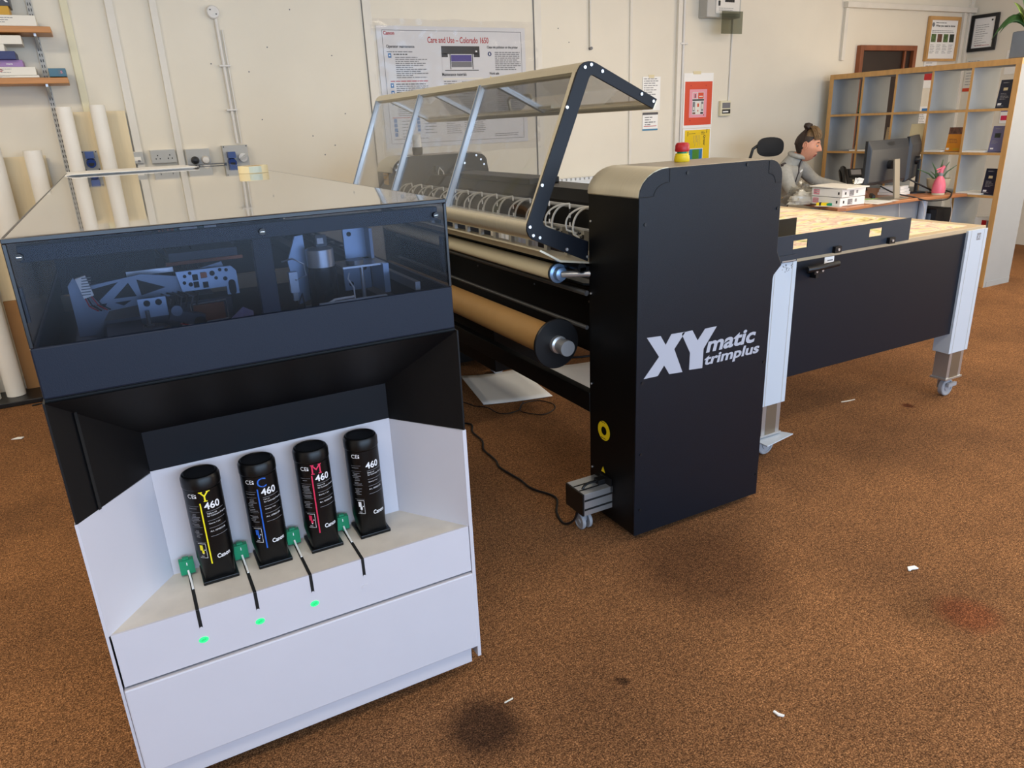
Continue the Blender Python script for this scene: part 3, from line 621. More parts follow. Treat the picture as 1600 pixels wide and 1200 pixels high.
for (x, z) in ((PX0+0.022, 1.312), (0.262, 1.314), (PX1-0.028, 1.312)):
    mb = MB(); mb.cyl((x, PY0+0.003, z), (x, PY0-0.003, z), 0.0065, 'black_plastic', 14); mb.box(x-0.004, x+0.004, PY0-0.0035, PY0-0.003, z-0.0005, z+0.0005, 'screw'); mb.build('cover_screw', P)
MB().box(0.240, 0.278, PY0+0.010, PY0+0.03, 1.12, 1.30, 'printer_band').build('centre_post', P, bevel=0.002)
mb = MB(); mb.box(PX0+0.004, PX0+0.012, PY0+0.012, PY0+0.03, 1.19, 1.255, 'cover_edge'); mb.box(PX1-0.012, PX1-0.004, PY0+0.012, PY0+0.03, 1.175, 1.26, 'cover_edge'); mb.build('cover_catch', P)
# machinery seen through the smoky window ------------------------
mech = MB()
def webplate(mb, pts_outer, holes, y0, y1, m):
    mb.prism(pts_outer, 'y', y0, y1, m)
    for h in holes: mb.prism(h, 'y', y0-0.0008, y0, 'dark_hole')
yM = 1.86
webplate(mech, [(-0.118, 1.075), (-0.118, 1.205), (-0.105, 1.222), (-0.085, 1.20), (0.03, 1.214), (0.10, 1.20), (0.205, 1.222), (0.21, 1.20), (0.155, 1.17), (0.10, 1.162), (0.05, 1.148), (-0.05, 1.14), (-0.07, 1.11), (-0.075, 1.075)],
   [[(-0.08, 1.192), (-0.02, 1.202), (-0.065, 1.165)], [(-0.035, 1.166), (0.0, 1.198), (0.012, 1.166)], [(0.022, 1.166), (0.018, 1.203), (0.075, 1.178)], [(-0.085, 1.157), (-0.05, 1.158), (-0.06, 1.146)],
    [(-0.035, 1.157), (0.0, 1.158), (-0.018, 1.148)], [(0.012, 1.158), (0.045, 1.16), (0.03, 1.15)], [(0.13, 1.20), (0.175, 1.212), (0.15, 1.182)]], yM, yM+0.006, 'steel_dark')
mech.build('carriage_frame', P)
mb = MB(); yP = 1.84
mb.prism([(0.10, 1.212), (0.222, 1.212), (0.232, 1.20), (0.232, 1.145), (0.205, 1.145), (0.205, 1.165), (0.108, 1.165)], 'y', yP, yP+0.012, 'steel_plate')
for x, z, r in ((0.118, 1.20, .004), (0.130, 1.206, .004), (0.115, 1.185, .004), (0.128, 1.180, .005), (0.178, 1.20, .006), (0.196, 1.206, .004), (0.21, 1.204, .004), (0.185, 1.188, .004), (0.205, 1.184, .005)): mb.cyl((x, yP, z), (x, yP-0.001, z), r, 'dark_hole', 14)
for x, z in ((0.140, 1.195), (0.140, 1.178), (0.158, 1.198), (0.160, 1.175)): mb.box(x-0.006, x+0.006, yP-0.001, yP, z-0.007, z+0.007, 'dark_hole')
mb.box(0.152, 0.166, yP-0.0015, yP-0.001, 1.192, 1.204, 'copper'); mb.prism(arc(0.218, 1.172, 0.008, 0, 180)+arc(0.218, 1.152, 0.008, 180, 360), 'y', yP-0.001, yP, 'dark_hole'); mb.build('carriage_plate', P)
mb = MB(); mb.box(0.01, 0.068, 1.80, 1.81, 1.125, 1.168, 'steel_plate')
for x in (0.028, 0.052): mb.cyl((x, 1.80, 1.157), (x, 1.799, 1.157), 0.007, 'dark_hole', 14)
mb.build('motor_bracket', P)
mb = MB(); mb.lathe((0.025, 1.78, 1.060), (0, 0, 1), [(0.040, 0), (0.041, 0.01), (0.041, 0.042), (0.036, 0.048), (0.010, 0.050), (0.010, 0.054), (0.0045, 0.055), (0.0045, 0.085)], 'alu_dark', 28); mb.build('round_motor', P, 35)
mb = MB(); mb.box(-0.085, 0.20, 1.95, 2.25, 1.06, 1.10, 'steel_dark'); mb.box(-0.06, 0.01, 1.70, 1.84, 1.06, 1.115, 'interior_mid')
for i in range(7): mb.box(-0.055+i*0.009, -0.050+i*0.009, 1.698, 1.70, 1.062, 1.108, 'dark_hole')
mb.box(0.10, 0.215, 1.87, 1.93, 1.062, 1.135, 'interior'); mb.box(0.125, 0.195, 1.864, 1.87, 1.085, 1.125, 'copper')
mb.tube([(0.12, 1.862, 1.082), (0.12, 1.862, 1.128), (0.20, 1.862, 1.13), (0.20, 1.862, 1.084), (0.12, 1.862, 1.082)], 0.002, 'alu', 6); mb.build('slide_block', P)
mb = MB(); mb.box(-0.16, 0.08, 2.28, 2.34, 1.12, 1.30, 'interior'); mb.box(-0.10, 0.30, 2.34, 2.40, 1.18, 1.31, 'interior_mid'); mb.build('electronics_box', P)
mb = MB(); mb.box(0.14, 0.235, 2.25, 2.256, 1.20, 1.27, 'pcb'); mb.box(0.155, 0.20, 2.246, 2.25, 1.25, 1.272, 'paper_white'); mb.box(0.218, 0.250, 2.24, 2.246, 1.205, 1.268, 'paper_white'); mb.box(0.10, 0.15, 2.26, 2.27, 1.215, 1.27, 'copper')
for i in range(16): x = 0.146+0.008*(i % 8)+0.004; z = 1.21+0.018*(i//8); mb.box(x-0.002, x+0.003, 2.246, 2.25, z, z+0.006, 'txt_black')
mb.build('circuit_board', P)
mb = MB(); mb.box(0.10, 0.26, 1.98, 2.14, 1.212, 1.236, 'interior_mid'); mb.box(0.09, 0.27, 1.97, 1.98, 1.208, 1.216, 'copper'); mb.box(0.00, 0.10, 1.90, 1.91, 1.205, 1.216, 'alu'); mb.build('carriage_top', P)
mb = MB(); mb.obox((-0.085, 1.83, 1.205), (0.010, 0, 0.0025), (0, 0.006, 0), (-0.004, 0, 0.022), 'paper')
for i in range(7): mb.box(-0.098+i*0.0012+0.004, -0.076+i*0.0012, 1.8225, 1.8235, 1.188+i*0.006, 1.190+i*0.006, 'txt_grey')
mb.build('cable_connector', P)
mb = MB()
rnd = random.Random(5)
for i in range(5): mb.tube([(-0.09+i*0.004, 1.835, 1.185), (-0.085+i*0.006, 1.84, 1.16), (-0.07+i*0.006, 1.85, 1.145)], 0.0015, ['txt_red', 'txt_black', 'txt_grey'][i % 3], 6)
for i in range(7):
    x = 0.075+rnd.random()*0.02; mb.tube([(x, 1.78, 1.105-i*0.003), (x+0.03, 1.76, 1.090+rnd.random()*0.012), (x+0.07, 1.77, 1.098), (x+0.09, 1.82, 1.09)], 0.0016, ['txt_red', 'txt_white', 'txt_black', 'copper'][i % 4], 6)
for i in range(9):
    x = 0.06+i*0.009; mb.tube([(x, 2.20, 1.30), (x+0.02*rnd.random(), 2.1, 1.24+0.02*rnd.random()), (x+0.03, 1.99, 1.22), (x+0.045, 1.95, 1.18)], 0.002, 'black_plastic', 6)
for i in range(6):
    x = 0.062+i*0.012; mb.tube([(x, 1.85, 1.165), (x+0.018, 1.835, 1.15+0.01*rnd.random()), (x+0.01, 1.84, 1.13)], 0.0022, ['alu_dark', 'black_plastic'][i % 2], 6)
mb.build('wiring', P, 40)
mb = MB(); mb.obox((0.105, 1.80, 1.115), (0.035, 0, -0.012), (0, 0.012, 0), (0.004, 0, 0.012), 'interior_mid'); mb.cyl((0.13, 1.79, 1.10), (0.13, 1.785, 1.10), 0.014, 'cover_edge', 16); mb.cyl((0.085, 1.79, 1.135), (0.085, 1.78, 1.135), 0.012, 'steel_dark', 14); mb.build('linkage', P)
# crumpled tag with a green dot
vs = [(0.175, 1.70, 1.075), (0.235, 1.70, 1.085), (0.238, 1.71, 1.125), (0.215, 1.69, 1.142), (0.190, 1.705, 1.118)]
mb = MB(); mb.add(vs+[(a, b+0.004, c) for a, b, c in vs]+[(0.21, 1.685, 1.108)], [(0,1,10), (1,2,10), (2,3,10), (3,4,10), (4,0,10), (9,8,7,6,5)]+[(i, 5+i, 5+(i+1) % 5, (i+1) % 5) for i in range(5)], 'lilac_book'); mb.cyl((0.187, 1.695, 1.09), (0.187, 1.690, 1.09), 0.006, 'green_tab', 12); mb.build('crumpled_label', P)
mb = MB(); mb.tube([(0.242, 1.72, 1.088), (0.30, 1.72, 1.093)], 0.0025, 'alu', 8); mb.build('thin_shaft', P)
# right hand group: big motor on a folded bracket
mb = MB(); mb.lathe((0.432, 1.83, 1.075), (0, 0, 1), [(0.034, 0), (0.036, 0.004), (0.036, 0.112)], 'cover_edge', 32); mb.lathe((0.432, 1.83, 1.187), (0, 0, 1), [(0.0335, 0), (0.0335, 0.042), (0.028, 0.046), (0.002, 0.047)], 'alu', 32); mb.box(0.425, 0.452, 1.825, 1.85, 1.234, 1.262, 'cover_edge'); mb.box(0.428, 0.443, 1.823, 1.825, 1.242, 1.256, 'paper_white'); mb.build('drive_motor', P, 35)
mb = MB(); mb.prism([(0.36, 1.20), (0.385, 1.26), (0.405, 1.262), (0.41, 1.10), (0.375, 1.09)], 'y', 1.87, 1.88, 'steel_plate'); mb.box(0.515, 0.572, 1.90, 1.908, 1.185, 1.262, 'steel_plate'); mb.box(0.572, 0.58, 1.86, 1.908, 1.185, 1.262, 'steel_dark'); mb.box(0.50, 0.572, 1.88, 1.888, 1.105, 1.172, 'steel_plate')
for x, z, yy in ((0.53, 1.248, 1.90), (0.556, 1.16, 1.88), (0.548, 1.122, 1.88), (0.517, 1.122, 1.88)): mb.cyl((x, yy, z), (x, yy-0.0015, z), 0.006, 'dark_hole', 14)
mb.box(0.475, 0.585, 1.79, 1.885, 1.178, 1.183, 'alu'); mb.box(0.575, 0.59, 1.78, 1.885, 1.108, 1.182, 'steel_plate'); mb.cyl((0.515, 1.82, 1.183), (0.515, 1.82, 1.194), 0.022, 'alu_dark', 20)
mb.box(0.40, 0.60, 1.76, 1.80, 1.082, 1.094, 'leg_white'); mb.box(0.40, 0.57, 1.752, 1.765, 1.098, 1.108, 'leg_white'); mb.box(0.39, 0.585, 1.80, 1.88, 1.062, 1.082, 'steel_dark'); mb.build('motor_mount', P)
mb = MB(); mb.box(0.345, 0.365, 1.80, 1.815, 1.135, 1.185, 'leg_white'); mb.box(0.349, 0.361, 1.80, 1.812, 1.115, 1.135, 'alu'); mb.tube([(0.335, 1.82, 1.21), (0.36, 1.81, 1.216), (0.385, 1.81, 1.20), (0.39, 1.82, 1.17), (0.36, 1.80, 1.165), (0.345, 1.81, 1.18)], 0.002, 'alu', 6); mb.tube([(0.50, 1.80, 1.10), (0.497, 1.79, 1.13), (0.49, 1.81, 1.15), (0.50, 1.83, 1.16)], 0.002, 'paper_white', 6); mb.tube([(0.345, 1.78, 1.06), (0.352, 1.79, 1.10), (0.37, 1.80, 1.13), (0.375, 1.80, 1.08)], 0.0022, 'alu_dark', 6); mb.tube([(0.40, 1.78, 1.09), (0.44, 1.765, 1.112), (0.49, 1.77, 1.112)], 0.003, 'paper_white', 6); mb.tube([(0.525, 1.80, 1.178), (0.525, 1.80, 1.10)], 0.005, 'alu', 10); mb.build('sensor_bracket', P, 40)
mb = MB(); mb.bar((0.45, 2.2, 1.245), (0.60, 1.86, 1.17), 0.016, 0.006, 'cover_edge'); 
for i in range(9): q = i/9; mb.bar((0.452+0.148*q, 2.19-0.33*q, 1.2485-0.075*q), (0.456+0.148*q, 2.18-0.33*q, 1.247-0.075*q), 0.008, 0.0015, 'alu'); 
mb.build('timing_belt', P)
# rails seen along the right hand side
for x, z in ((0.615, 1.075), (0.60, 1.15)): MB().bar((x, PY0+0.03, z), (x, 3.38, z), 0.012, 0.02, 'alu_dark').build('rail', P)

# black recess above the ink tray
zf0, zf1, zb1 = 0.772, 1.034, 0.872
bx0, bx1, yb = -0.040, 0.543, 1.764
mb = MB()
mb.box(PX0, PX1+0.004, PY0+0.01, PY0+0.05, zf1-0.004, zf1+0.004, 'printer_black')
fL, fR = -0.165, PX1-0.008
mb.quad((PX0, PY0, zf1), (PX1+0.004, PY0, zf1), (bx1, yb, zb1), (bx0, yb, zb1), 'printer_black')
mb.quad((PX0, PY0, zf0), (PX0, PY0, zf1), (bx0, yb, zb1), (bx0, yb, zf0-0.002), 'printer_black')
mb.quad((PX1+0.004, PY0, zf1), (PX1+0.004, PY0, zf0), (bx1, yb, zf0-0.002), (bx1, yb, zb1), 'printer_black')
mb.box(PX0-0.004, PX0+0.000, PY0, 1.86, zf0, zf1, 'printer_black'); mb.box(PX1+0.004, PX1+0.008, PY0, 1.86, zf0, zf1, 'printer_black')
mb.box(PX0, PX1+0.004, PY0+0.012, 1.86, zf1+0.0045, zf1+0.008, 'printer_black')
mb.build('recess_hood', P)
mb = MB()                                     # seams of the bent side plates
mb.quad((-0.146, 1.6219, zf1-0.041), (-0.141, 1.6275, zf1-0.042), (-0.141, 1.6275, zf0+0.0), (-0.146, 1.6219, zf0+0.0), 'dark_hole'); mb.build('seam', P)
MB().box(bx0, bx1, yb, yb+0.012, zf0, zb1, 'recess_navy').build('recess_back', P)
# white ink station
tz = 0.494
mb = MB(); mb.quad((PX0, PY0, tz), (PX0, PY0, zf0), (bx0, yb, zf0), (bx0, yb, tz), 'printer_white'); mb.quad((PX0-0.006, PY0-0.001, 0.07), (PX0-0.006, 1.86, 0.07), (PX0-0.006, 1.86, zf0), (PX0-0.006, PY0-0.001, zf0), 'printer_white'); mb.box(PX0-0.006, PX0+0.000, PY0-0.001, PY0+0.004, 0.07, zf0, 'printer_white'); mb.quad((PX0-0.006, PY0, zf0), (PX0-0.006, 1.78, zf0), (bx0, yb, zf0), (PX0, PY0, zf0), 'printer_white'); mb.build('side_flap', P)
mb = MB(); mb.quad((PX1, PY0, zf0), (PX1, PY0, tz), (bx1, yb, tz), (bx1, yb, zf0), 'printer_white'); mb.box(PX1, PX1+0.010, PY0-0.001, 1.86, 0.07, zf0, 'printer_white'); mb.quad((PX1+0.01, PY0, zf0+.0005), (PX1, PY0, zf0+.0005), (bx1, yb, zf0+.0005), (PX1+0.01, 1.78, zf0+.0005), 'printer_white'); mb.build('side_flap', P)
MB().box(bx0, bx1, yb-0.001, yb+0.014, tz, zf0+0.002, 'printer_white').build('station_back', P)
mb = MB(); mb.prism([(PX0+.003, PY0+.004), (PX1-.003, PY0+.004), (bx1, yb), (bx0, yb)], 'z', tz-0.012, tz, 'tray_dusty'); mb.build('bottle_shelf', P)
mb = MB(); mb.box(PX0+0.004, PX1-0.002, PY0, PY0+0.006, 0.357, tz+0.0004, 'printer_white')
for x in (-0.006, 0.120, 0.250, 0.380):
    mb.box(x-0.0038, x+0.0038, PY0-0.0008, PY0, 0.445, tz, 'dark_hole'); mb.cyl((x, PY0-0.0009, 0.445), (x, PY0, 0.445), 0.0038, 'printer_white', 12)
mb.build('shelf_front', P, bevel=0.001)
mb = MB()
for x in (-0.006, 0.120, 0.250, 0.380): mb.box(x-0.0038, x+0.0038, PY0, 1.752, tz, tz+0.0008, 'dark_hole')
mb.build('slot', P)
for i, x in enumerate((-0.006, 0.120, 0.250, 0.380)):
    MB().tube([(x-0.001, 1.735, tz+0.016), (x, 1.725, tz+0.008), (x+0.001, 1.70, tz+0.002), (x+0.001, 1.67, tz+0.0008)], 0.0025, 'paper_white', 8).build('slot_wire', P, 40)
    mb = MB(); mb.box(x-0.018, x+0.015, 1.735, 1.750, tz+0.006, tz+0.044, 'green_tab'); mb.box(x-0.004, x+0.004, 1.737, 1.748, tz-0.002, tz+0.006, 'green_tab'); mb.box(x-0.009, x+0.005, 1.738, 1.748, tz+0.044, tz+0.049, 'green_tab'); mb.box(x-0.002, x+0.000, 1.7345, 1.735, tz+0.030, tz+0.038, 'paper_white'); tag(mb.build('latch_tab', P, bevel=0.001), 'green latch tab')
    mb = MB(); m = 'led_green' if i < 3 else 'printer_white'; pts = [(x+0.0105*math.cos(t*PI/12), 0.413+0.0075*math.sin(t*PI/12)) for t in range(24)]
    mb.prism(pts, 'y', PY0-0.0012, PY0, m)
    if i < 3:
        mb.bar((x-0.006, PY0-0.0013, 0.4125), (x+0.005, PY0-0.0013, 0.416), 0.0004, 0.0012, 'green_tab', up=(0, 0, 1)); mb.bar((x-0.005, PY0-0.0013, 0.410), (x+0.006, PY0-0.0013, 0.4135), 0.0004, 0.0012, 'green_tab', up=(0, 0, 1))
    mb.build('status_light', P)
MB().box(PX0+0.001, PX1-0.001, PY0-0.006, PY0+0.02, 0.108, 0.350, 'printer_white').build('lower_drawer', P, bevel=0.003)
mb = MB(); mb.box(PX0+0.012, PX1-0.014, PY0+0.012, PY0+0.06, 0.048, 0.106, 'printer_white'); mb.build('plinth', P, bevel=0.002)
mb = MB(); mb.box(PX0+0.01, PX1-0.01, PY0+0.02, 1.87, 0.06, tz-0.013, 'printer_black'); mb.build('tray_body', P)
for x in (PX0+0.12, PX1-0.12):
    for y in (PY0+0.25, 3.0, 4.6): MB().cyl((x-0.015, y, 0.035), (x+0.015, y, 0.035), 0.035, 'caster_grey', 20).box(x-0.02, x+0.02, y-0.02, y+0.02, 0.05, 0.082, 'black_plastic').build('caster', P, 40)

# things lying on the printer
mb = MB(); o = thing('paper_stack', 'few white paper sheets lying at the far left end of the printer top', 'paper', (0.1, 4.4, 1.347))
for i in range(4): MB().obox((0.125+0.004*i, 4.62-0.01*i, 1.3486+0.0023*i), (0.30, 0.006*i, 0), (-0.006*i, 0.22, 0), (0, 0, 0.0010), 'paper_white').build('sheet', o)
mb = MB(); mb.tube([(0.10, 4.80, 1.3535), (0.655, 4.80, 1.3535)], 0.003, 'alu_dark', 10); mb.box(0.10, 0.115, 4.795, 4.805, 1.347, 1.353, 'black_plastic'); mb.box(0.64, 0.655, 4.795, 4.805, 1.347, 1.353, 'black_plastic')
tag(mb.build('metal_rod', smooth=40), 'thin grey rod lying across the far end of the printer top', 'rod')
o = thing('tape_roll', 'roll of cream tape lying flat on the glossy printer top', 'tape', (0.575, 3.45, 1.347))
mb = MB(); mb.lathe((0.575, 3.45, 1.3475), (0, 0, 1), [(0.044, 0.0), (0.062, 0.0), (0.062, 0.030), (0.044, 0.030), (0.044, 0.0)], 'tape', 40); mb.build('tape', o, 35)
MB().lathe((0.575, 3.45, 1.3475), (0, 0, 1), [(0.041, 0.001), (0.0438, 0.001), (0.0438, 0.029), (0.041, 0.029), (0.041, 0.001)], 'kraft', 32).build('core', o, 35)
mb = MB()
for i in range(7):
    a0 = -115+i*7; a1 = a0+7; c = 'pale_tape'
    P2 = lambda a, z: (0.575+0.0624*math.cos(math.radians(a)), 3.45+0.0624*math.sin(math.radians(a)), 1.3475+z)
    mb.quad(P2(a0, 0.002), P2(a1, 0.002), P2(a1, 0.028), P2(a0, 0.028), c)
mb.build('printed_liner', o)

# ink bottles
def ink_bottle(x, letter, lm, label):
    cy, r = 1.713, 0.0425
    o = thing('ink_bottle', label, 'bottle', (x, cy, tz), 'black ink bottles on the printer shelf')
    mb = MB(); mb.box(x-0.041, x+0.041, cy-0.045, cy+0.043, tz+0.0005, tz+0.010, 'ink_black'); mb.build('base_plate', o, bevel=0.002)
    mb = MB(); n = 40; vs = []; fs = []; prof = [(0.010, 1.0), (0.030, .6), (0.050, .15), (0.058, 0), (0.243, 0)]
    for (h, q) in prof:                                                # square foot growing into a round body
        for k in range(n):
            t = 2*PI*k/n; c, s_ = math.cos(t), math.sin(t); mx = max(abs(c), abs(s_)); sq = 0.038/mx; rr = r*(1-q)+min(sq, 0.050)*q*0.93
            vs.append((x+c*rr, cy+s_*rr, tz+h))
    for i in range(len(prof)-1):
        for k in range(n): a = i*n+k; b = i*n+(k+1) % n; fs.append((a, b, b+n, a+n))
    fs.append(tuple(range(n))[::-1]); fs.append(tuple(range((len(prof)-1)*n, len(prof)*n))); mb.add(vs, fs, 'ink_black'); mb.build('body', o, 35)
    MB().lathe((x, cy, tz+0.244), (0, 0, 1), [(0.0425, 0), (0.0430, 0.002), (0.0436, 0.003), (0.0436, 0.023), (0.040, 0.030), (0.036, 0.0315), (0.034, 0.0295), (0.001, 0.0285)], 'ink_black', 40).build('cap', o, 30)
    R = r+0.0004
    fn = lambda a, b: (x+R*math.sin(a/R), cy-R*math.cos(a/R), tz+b)
    mb = MB()
    def T(s, a, b, h, m, bold=0.0, shear=0.0, w=None): mb.text(s, None, None, None, 0, m, bold=bold, shear=shear, height=h, width=w, fn=lambda p, q: fn(a+p, b+q))
    def bar(a0, a1, b0, b1, m):
        k = max(1, int((a1-a0)/0.003))
        for i in range(k): p, q = a0+(a1-a0)*i/k, a0+(a1-a0)*(i+1)/k; mb.add([fn(p, b0), fn(q, b0), fn(q, b1), fn(p, b1)], [(0,1,2,3)], m)
    if letter:
        T(letter, -0.012, 0.2155, 0.0245, lm, 0.0)
        for sx, sb in {'Y': ((-0.013, 0.2385), (0.004, 0.2385), (-0.0045, 0.215)), 'M': ((-0.014, 0.215), (0.004, 0.215), (-0.014, 0.2385), (0.0045, 0.2385)), 'C': ()}[letter]: bar(sx, sx+0.0085, sb, sb+0.0022, lm)
        bar(-0.0150, -0.0118, 0.052, 0.212, lm)
    T('460', -0.006, 0.194, 0.0185, 'txt_white', 0.02)
    for b, t in ((0.181, 'Yellow ink' if letter == 'Y' else 'Cyan ink' if letter == 'C' else 'Magenta ink' if letter == 'M' else 'Black ink'), (0.175, 'for Colorado M-series'), (0.155, 'Quantity: 1 Liter'), (0.135, 'Art. 1070051678')): T(t, -0.003, b, 0.0038, 'txt_white')
    for b in (0.188, 0.164, 0.145, 0.123): bar(-0.004, 0.040, b, b+0.0008, 'txt_dim')
    T('Canon', 0.001, 0.063, 0.0115, 'txt_white', 0.02, w=0.033)
    T('CE', -0.040, 0.226, 0.0105, 'txt_white', 0.0); bar(-0.0225, -0.0190, 0.226, 0.231, 'txt_white'); bar(-0.0225, -0.0190, 0.233, 0.235, 'txt_white')
    for b in (0.205, 0.19, 0.150, 0.110): bar(-0.045, -0.018, b, b+0.0005, 'txt_dim')
    rnd = random.Random(ord(letter[0]) if letter else 3)
    for b in (0.199, 0.184, 0.180, 0.176, 0.172, 0.168, 0.164, 0.158, 0.154, 0.140, 0.136, 0.132, 0.128, 0.124): bar(-0.045+rnd.random()*0.008, -0.030+rnd.random()*0.011, b, b+0.0012, 'txt_dim')
    # hazard picture box
    for q in ((-0.040, -0.020, 0.068, 0.0688), (-0.040, -0.020, 0.106, 0.1068), (-0.0208, -0.020, 0.068, 0.1068)): bar(*q, 'txt_white')
    bar(-0.036, -0.028, 0.088, 0.102, lm or 'txt_white'); bar(-0.032, -0.026, 0.080, 0.088, lm or 'txt_white'); bar(-0.036, -0.028, 0.071, 0.074, 'txt_dim')
    for (p, q) in ((-0.025, 0.088), (-0.030, 0.078)): bar(p, p+0.0022, q, q+0.003, 'txt_white')
    mb.build('printed_label', o)
ink_bottle(0.060, 'Y', 'txt_yellow', 'black ink bottle marked with a yellow letter Y and stripe')
ink_bottle(0.188, 'C', 'txt_cyan', 'black ink bottle marked with a blue letter C and stripe')
ink_bottle(0.318, 'M', 'txt_magenta', 'black ink bottle marked with a red letter M and stripe')
ink_bottle(0.446, '', None, 'rightmost black ink bottle with white lettering only and no coloured stripe')

# ------------------------------------------------------------------ trimmer
TX0, TX1, TY0, TY1 = 1.478, 2.100, 1.907, 2.197
FY0, FY1 = 4.22, 4.50
T_ = thing('xy_trimmer', 'large black automatic trimmer with silver shoulders, raised clear hood and XYmatic lettering', 'cutting machine', (1.8, 3.2, 0))
def prof(zb, off=0.0): return [(TX0+off, zb), (TX1-off, zb)]+[(TX1-off, 0.92), (TX1-off+0.004, 0.935), (TX1-off+0.040, 0.968), (TX1-off+0.012, 1.02), (TX1-off+0.008, 1.25)]+arc(TX1-off-0.052, 1.285, 0.060, 0, 90, 6)+[(TX1-0.09, 1.347-off)]+arc(TX0+0.115, 1.262, 0.085, 90, 180, 8)[0:0]+[(TX0+0.118, 1.347-off)]+[(TX0+0.118*(1-math.sin(math.radians(a)))+off, 1.262+0.085*math.cos(math.radians(a))-off) for a in range(15, 91, 15)]
def tower(y0, y1, near):
    mb = MB(); mb.prism([(TX0+0.003, 0.03), (TX1-0.003, 0.03), (TX1-0.003, 1.25)]+arc(TX1-0.057, 1.285, 0.055, 0, 90, 5)+[(TX0+0.118, 1.342)]+[(TX0+0.003+0.115*(1-math.sin(math.radians(a))), 1.260+0.082*math.cos(math.radians(a))) for a in range(15, 91, 15)], 'y', y0+0.006, y1, 'trimmer_black')
    mb.build('end_housing', T_)
    # silver shoulder
    mb = MB(); a_ = [(TX0+0.118-0.119*math.sin(math.radians(a)), 1.262+0.0865*math.cos(math.radians(a))) for a in range(0, 91, 10)]
    vs = []; 
    for (px_, pz_) in a_: vs += [(px_, y0+0.004, pz_), (px_, y1+0.002, pz_)]
    inner = [(px_+0.004, pz_-0.004) for px_, pz_ in a_]
    mb.prism(a_+inner[::-1], 'y', y0+0.004, y1+0.001, 'champagne'); tag(mb.build('shoulder_cover', T_, 40), 'brushed silver curved shoulder')
    mb = MB(); mb.box(TX0+0.10, TX1-0.04, y0+0.006, y1+0.001, 1.343, 1.3475, 'top_metal'); mb.build('top_plate', T_, bevel=0.001)
tower(TY0, TY1, True); tower(FY0, FY1, False)
mb = MB(); mb.prism(prof(0.03), 'y', TY0, TY0+0.006, 'trimmer_panel'); mb.build('end_panel', T_, bevel=0.0015)
# dark seams of the corner caps and the panel edge, screws
mb = MB(); k = TY0-0.0006
def seam(pts, w=0.0022, y=k, m='dark_hole'):
    for a, b in zip(pts[:-1], pts[1:]): mb.bar((a[0], y, a[1]), (b[0], y, b[1]), 0.0006, w, m, up=(b[1]-a[1], 0, a[0]-b[0]))
seam([(TX0+0.121, 1.345), (TX0+0.121, 1.302)]); seam([(TX0+0.118-0.060*math.sin(math.radians(a)), 1.262+0.040*math.cos(math.radians(a))) for a in range(0, 91, 10)]); seam([(TX0+0.058, 1.262), (TX0+0.002, 1.262)])
seam([(TX1-0.06, 1.343), (TX1-0.06, 1.30)]); seam([(TX1-0.06+0.035*math.sin(math.radians(a)), 1.267+0.033*math.cos(math.radians(a))) for a in range(0, 91, 10)]); seam([(TX1-0.025, 1.267), (TX1+0.006, 1.267)])
mb.build('cap_seam', T_)
for x, z in ((1.672, 1.326), (1.935, 1.336), (1.503, 1.176), (2.095, 1.176), (1.503, 0.633), (2.085, 0.60), (1.503, 0.135), (2.09, 0.12), (1.503, 0.36)): MB().cyl((x, TY0, z), (x, TY0-0.003, z), 0.0055, 'black_plastic', 10).build('panel_screw', T_)
mb = MB(); k = TY0-0.0010
Xl = [(1.519, 0.794), (1.579, 0.79), (1.602, 0.754), (1.626, 0.789), (1.689, 0.787), (1.641, 0.732), (1.682, 0.639), (1.622, 0.643), (1.598, 0.68), (1.57, 0.646), (1.509, 0.647), (1.574, 0.716)]
Yl = [(1.673, 0.780), (1.679, 0.786), (1.721, 0.787), (1.747, 0.745), (1.78, 0.783), (1.835, 0.783), (1.777, 0.709), (1.775, 0.636), (1.713, 0.641), (1.714, 0.705)]
mb.prism(Xl, 'y', k, TY0, 'logo_grey'); mb.prism(Yl, 'y', k, TY0, 'logo_grey')
mb.text('matic', (1.789, k, 0.690), (1, 0, 0), (0, 0, 1), 0, 'logo_grey', bold=0.03, shear=0.25, height=0.056, width=0.235)
mb.text('trimplus', (1.776, k, 0.632), (1, 0, 0), (0, 0, 1), 0, 'logo_grey', bold=0.03, shear=0.25, height=0.052, width=0.272)
tag(mb.build('logo_lettering', T_), 'pale grey XYmatic trimplus lettering')
# front (left facing) side of the near tower: stickers, socket, screws
mb = MB(); xs = TX0-0.0005
def ring(cy_, cz_, r0, r1, m, x=xs):
    n_ = 30; vs = []; fs = []
    for i in range(n_): t = 2*PI*i/n_; vs += [(x, cy_+r0*math.cos(t), cz_+r0*math.sin(t)), (x, cy_+r1*math.cos(t), cz_+r1*math.sin(t))]
    for i in range(n_): j = (i+1) % n_; fs.append((2*i, 2*j, 2*j+1, 2*i+1)); 
    mb.add(vs, fs, m)
ring(2.10, 0.39, 0.017, 0.039, 'yellow'); mb.lines((xs-0.0004, 2.12, 0.422), (0, -1, 0), (0, 0, 1), 1, .01, .035, .003, 'txt_black', 2, .1); mb.lines((xs-0.0004, 2.12, 0.358), (0, -1, 0), (0, 0, 1), 1, .01, .035, .003, 'txt_black', 3, .1)
tag(mb.build('emergency_stop_ring', T_), 'yellow ring sticker')
mb = MB(); mb.add([(xs, 2.118, 0.215), (xs, 2.092, 0.215), (xs, 2.105, 0.240)], [(0,1,2)], 'yellow'); mb.build('warning_triangle', T_)
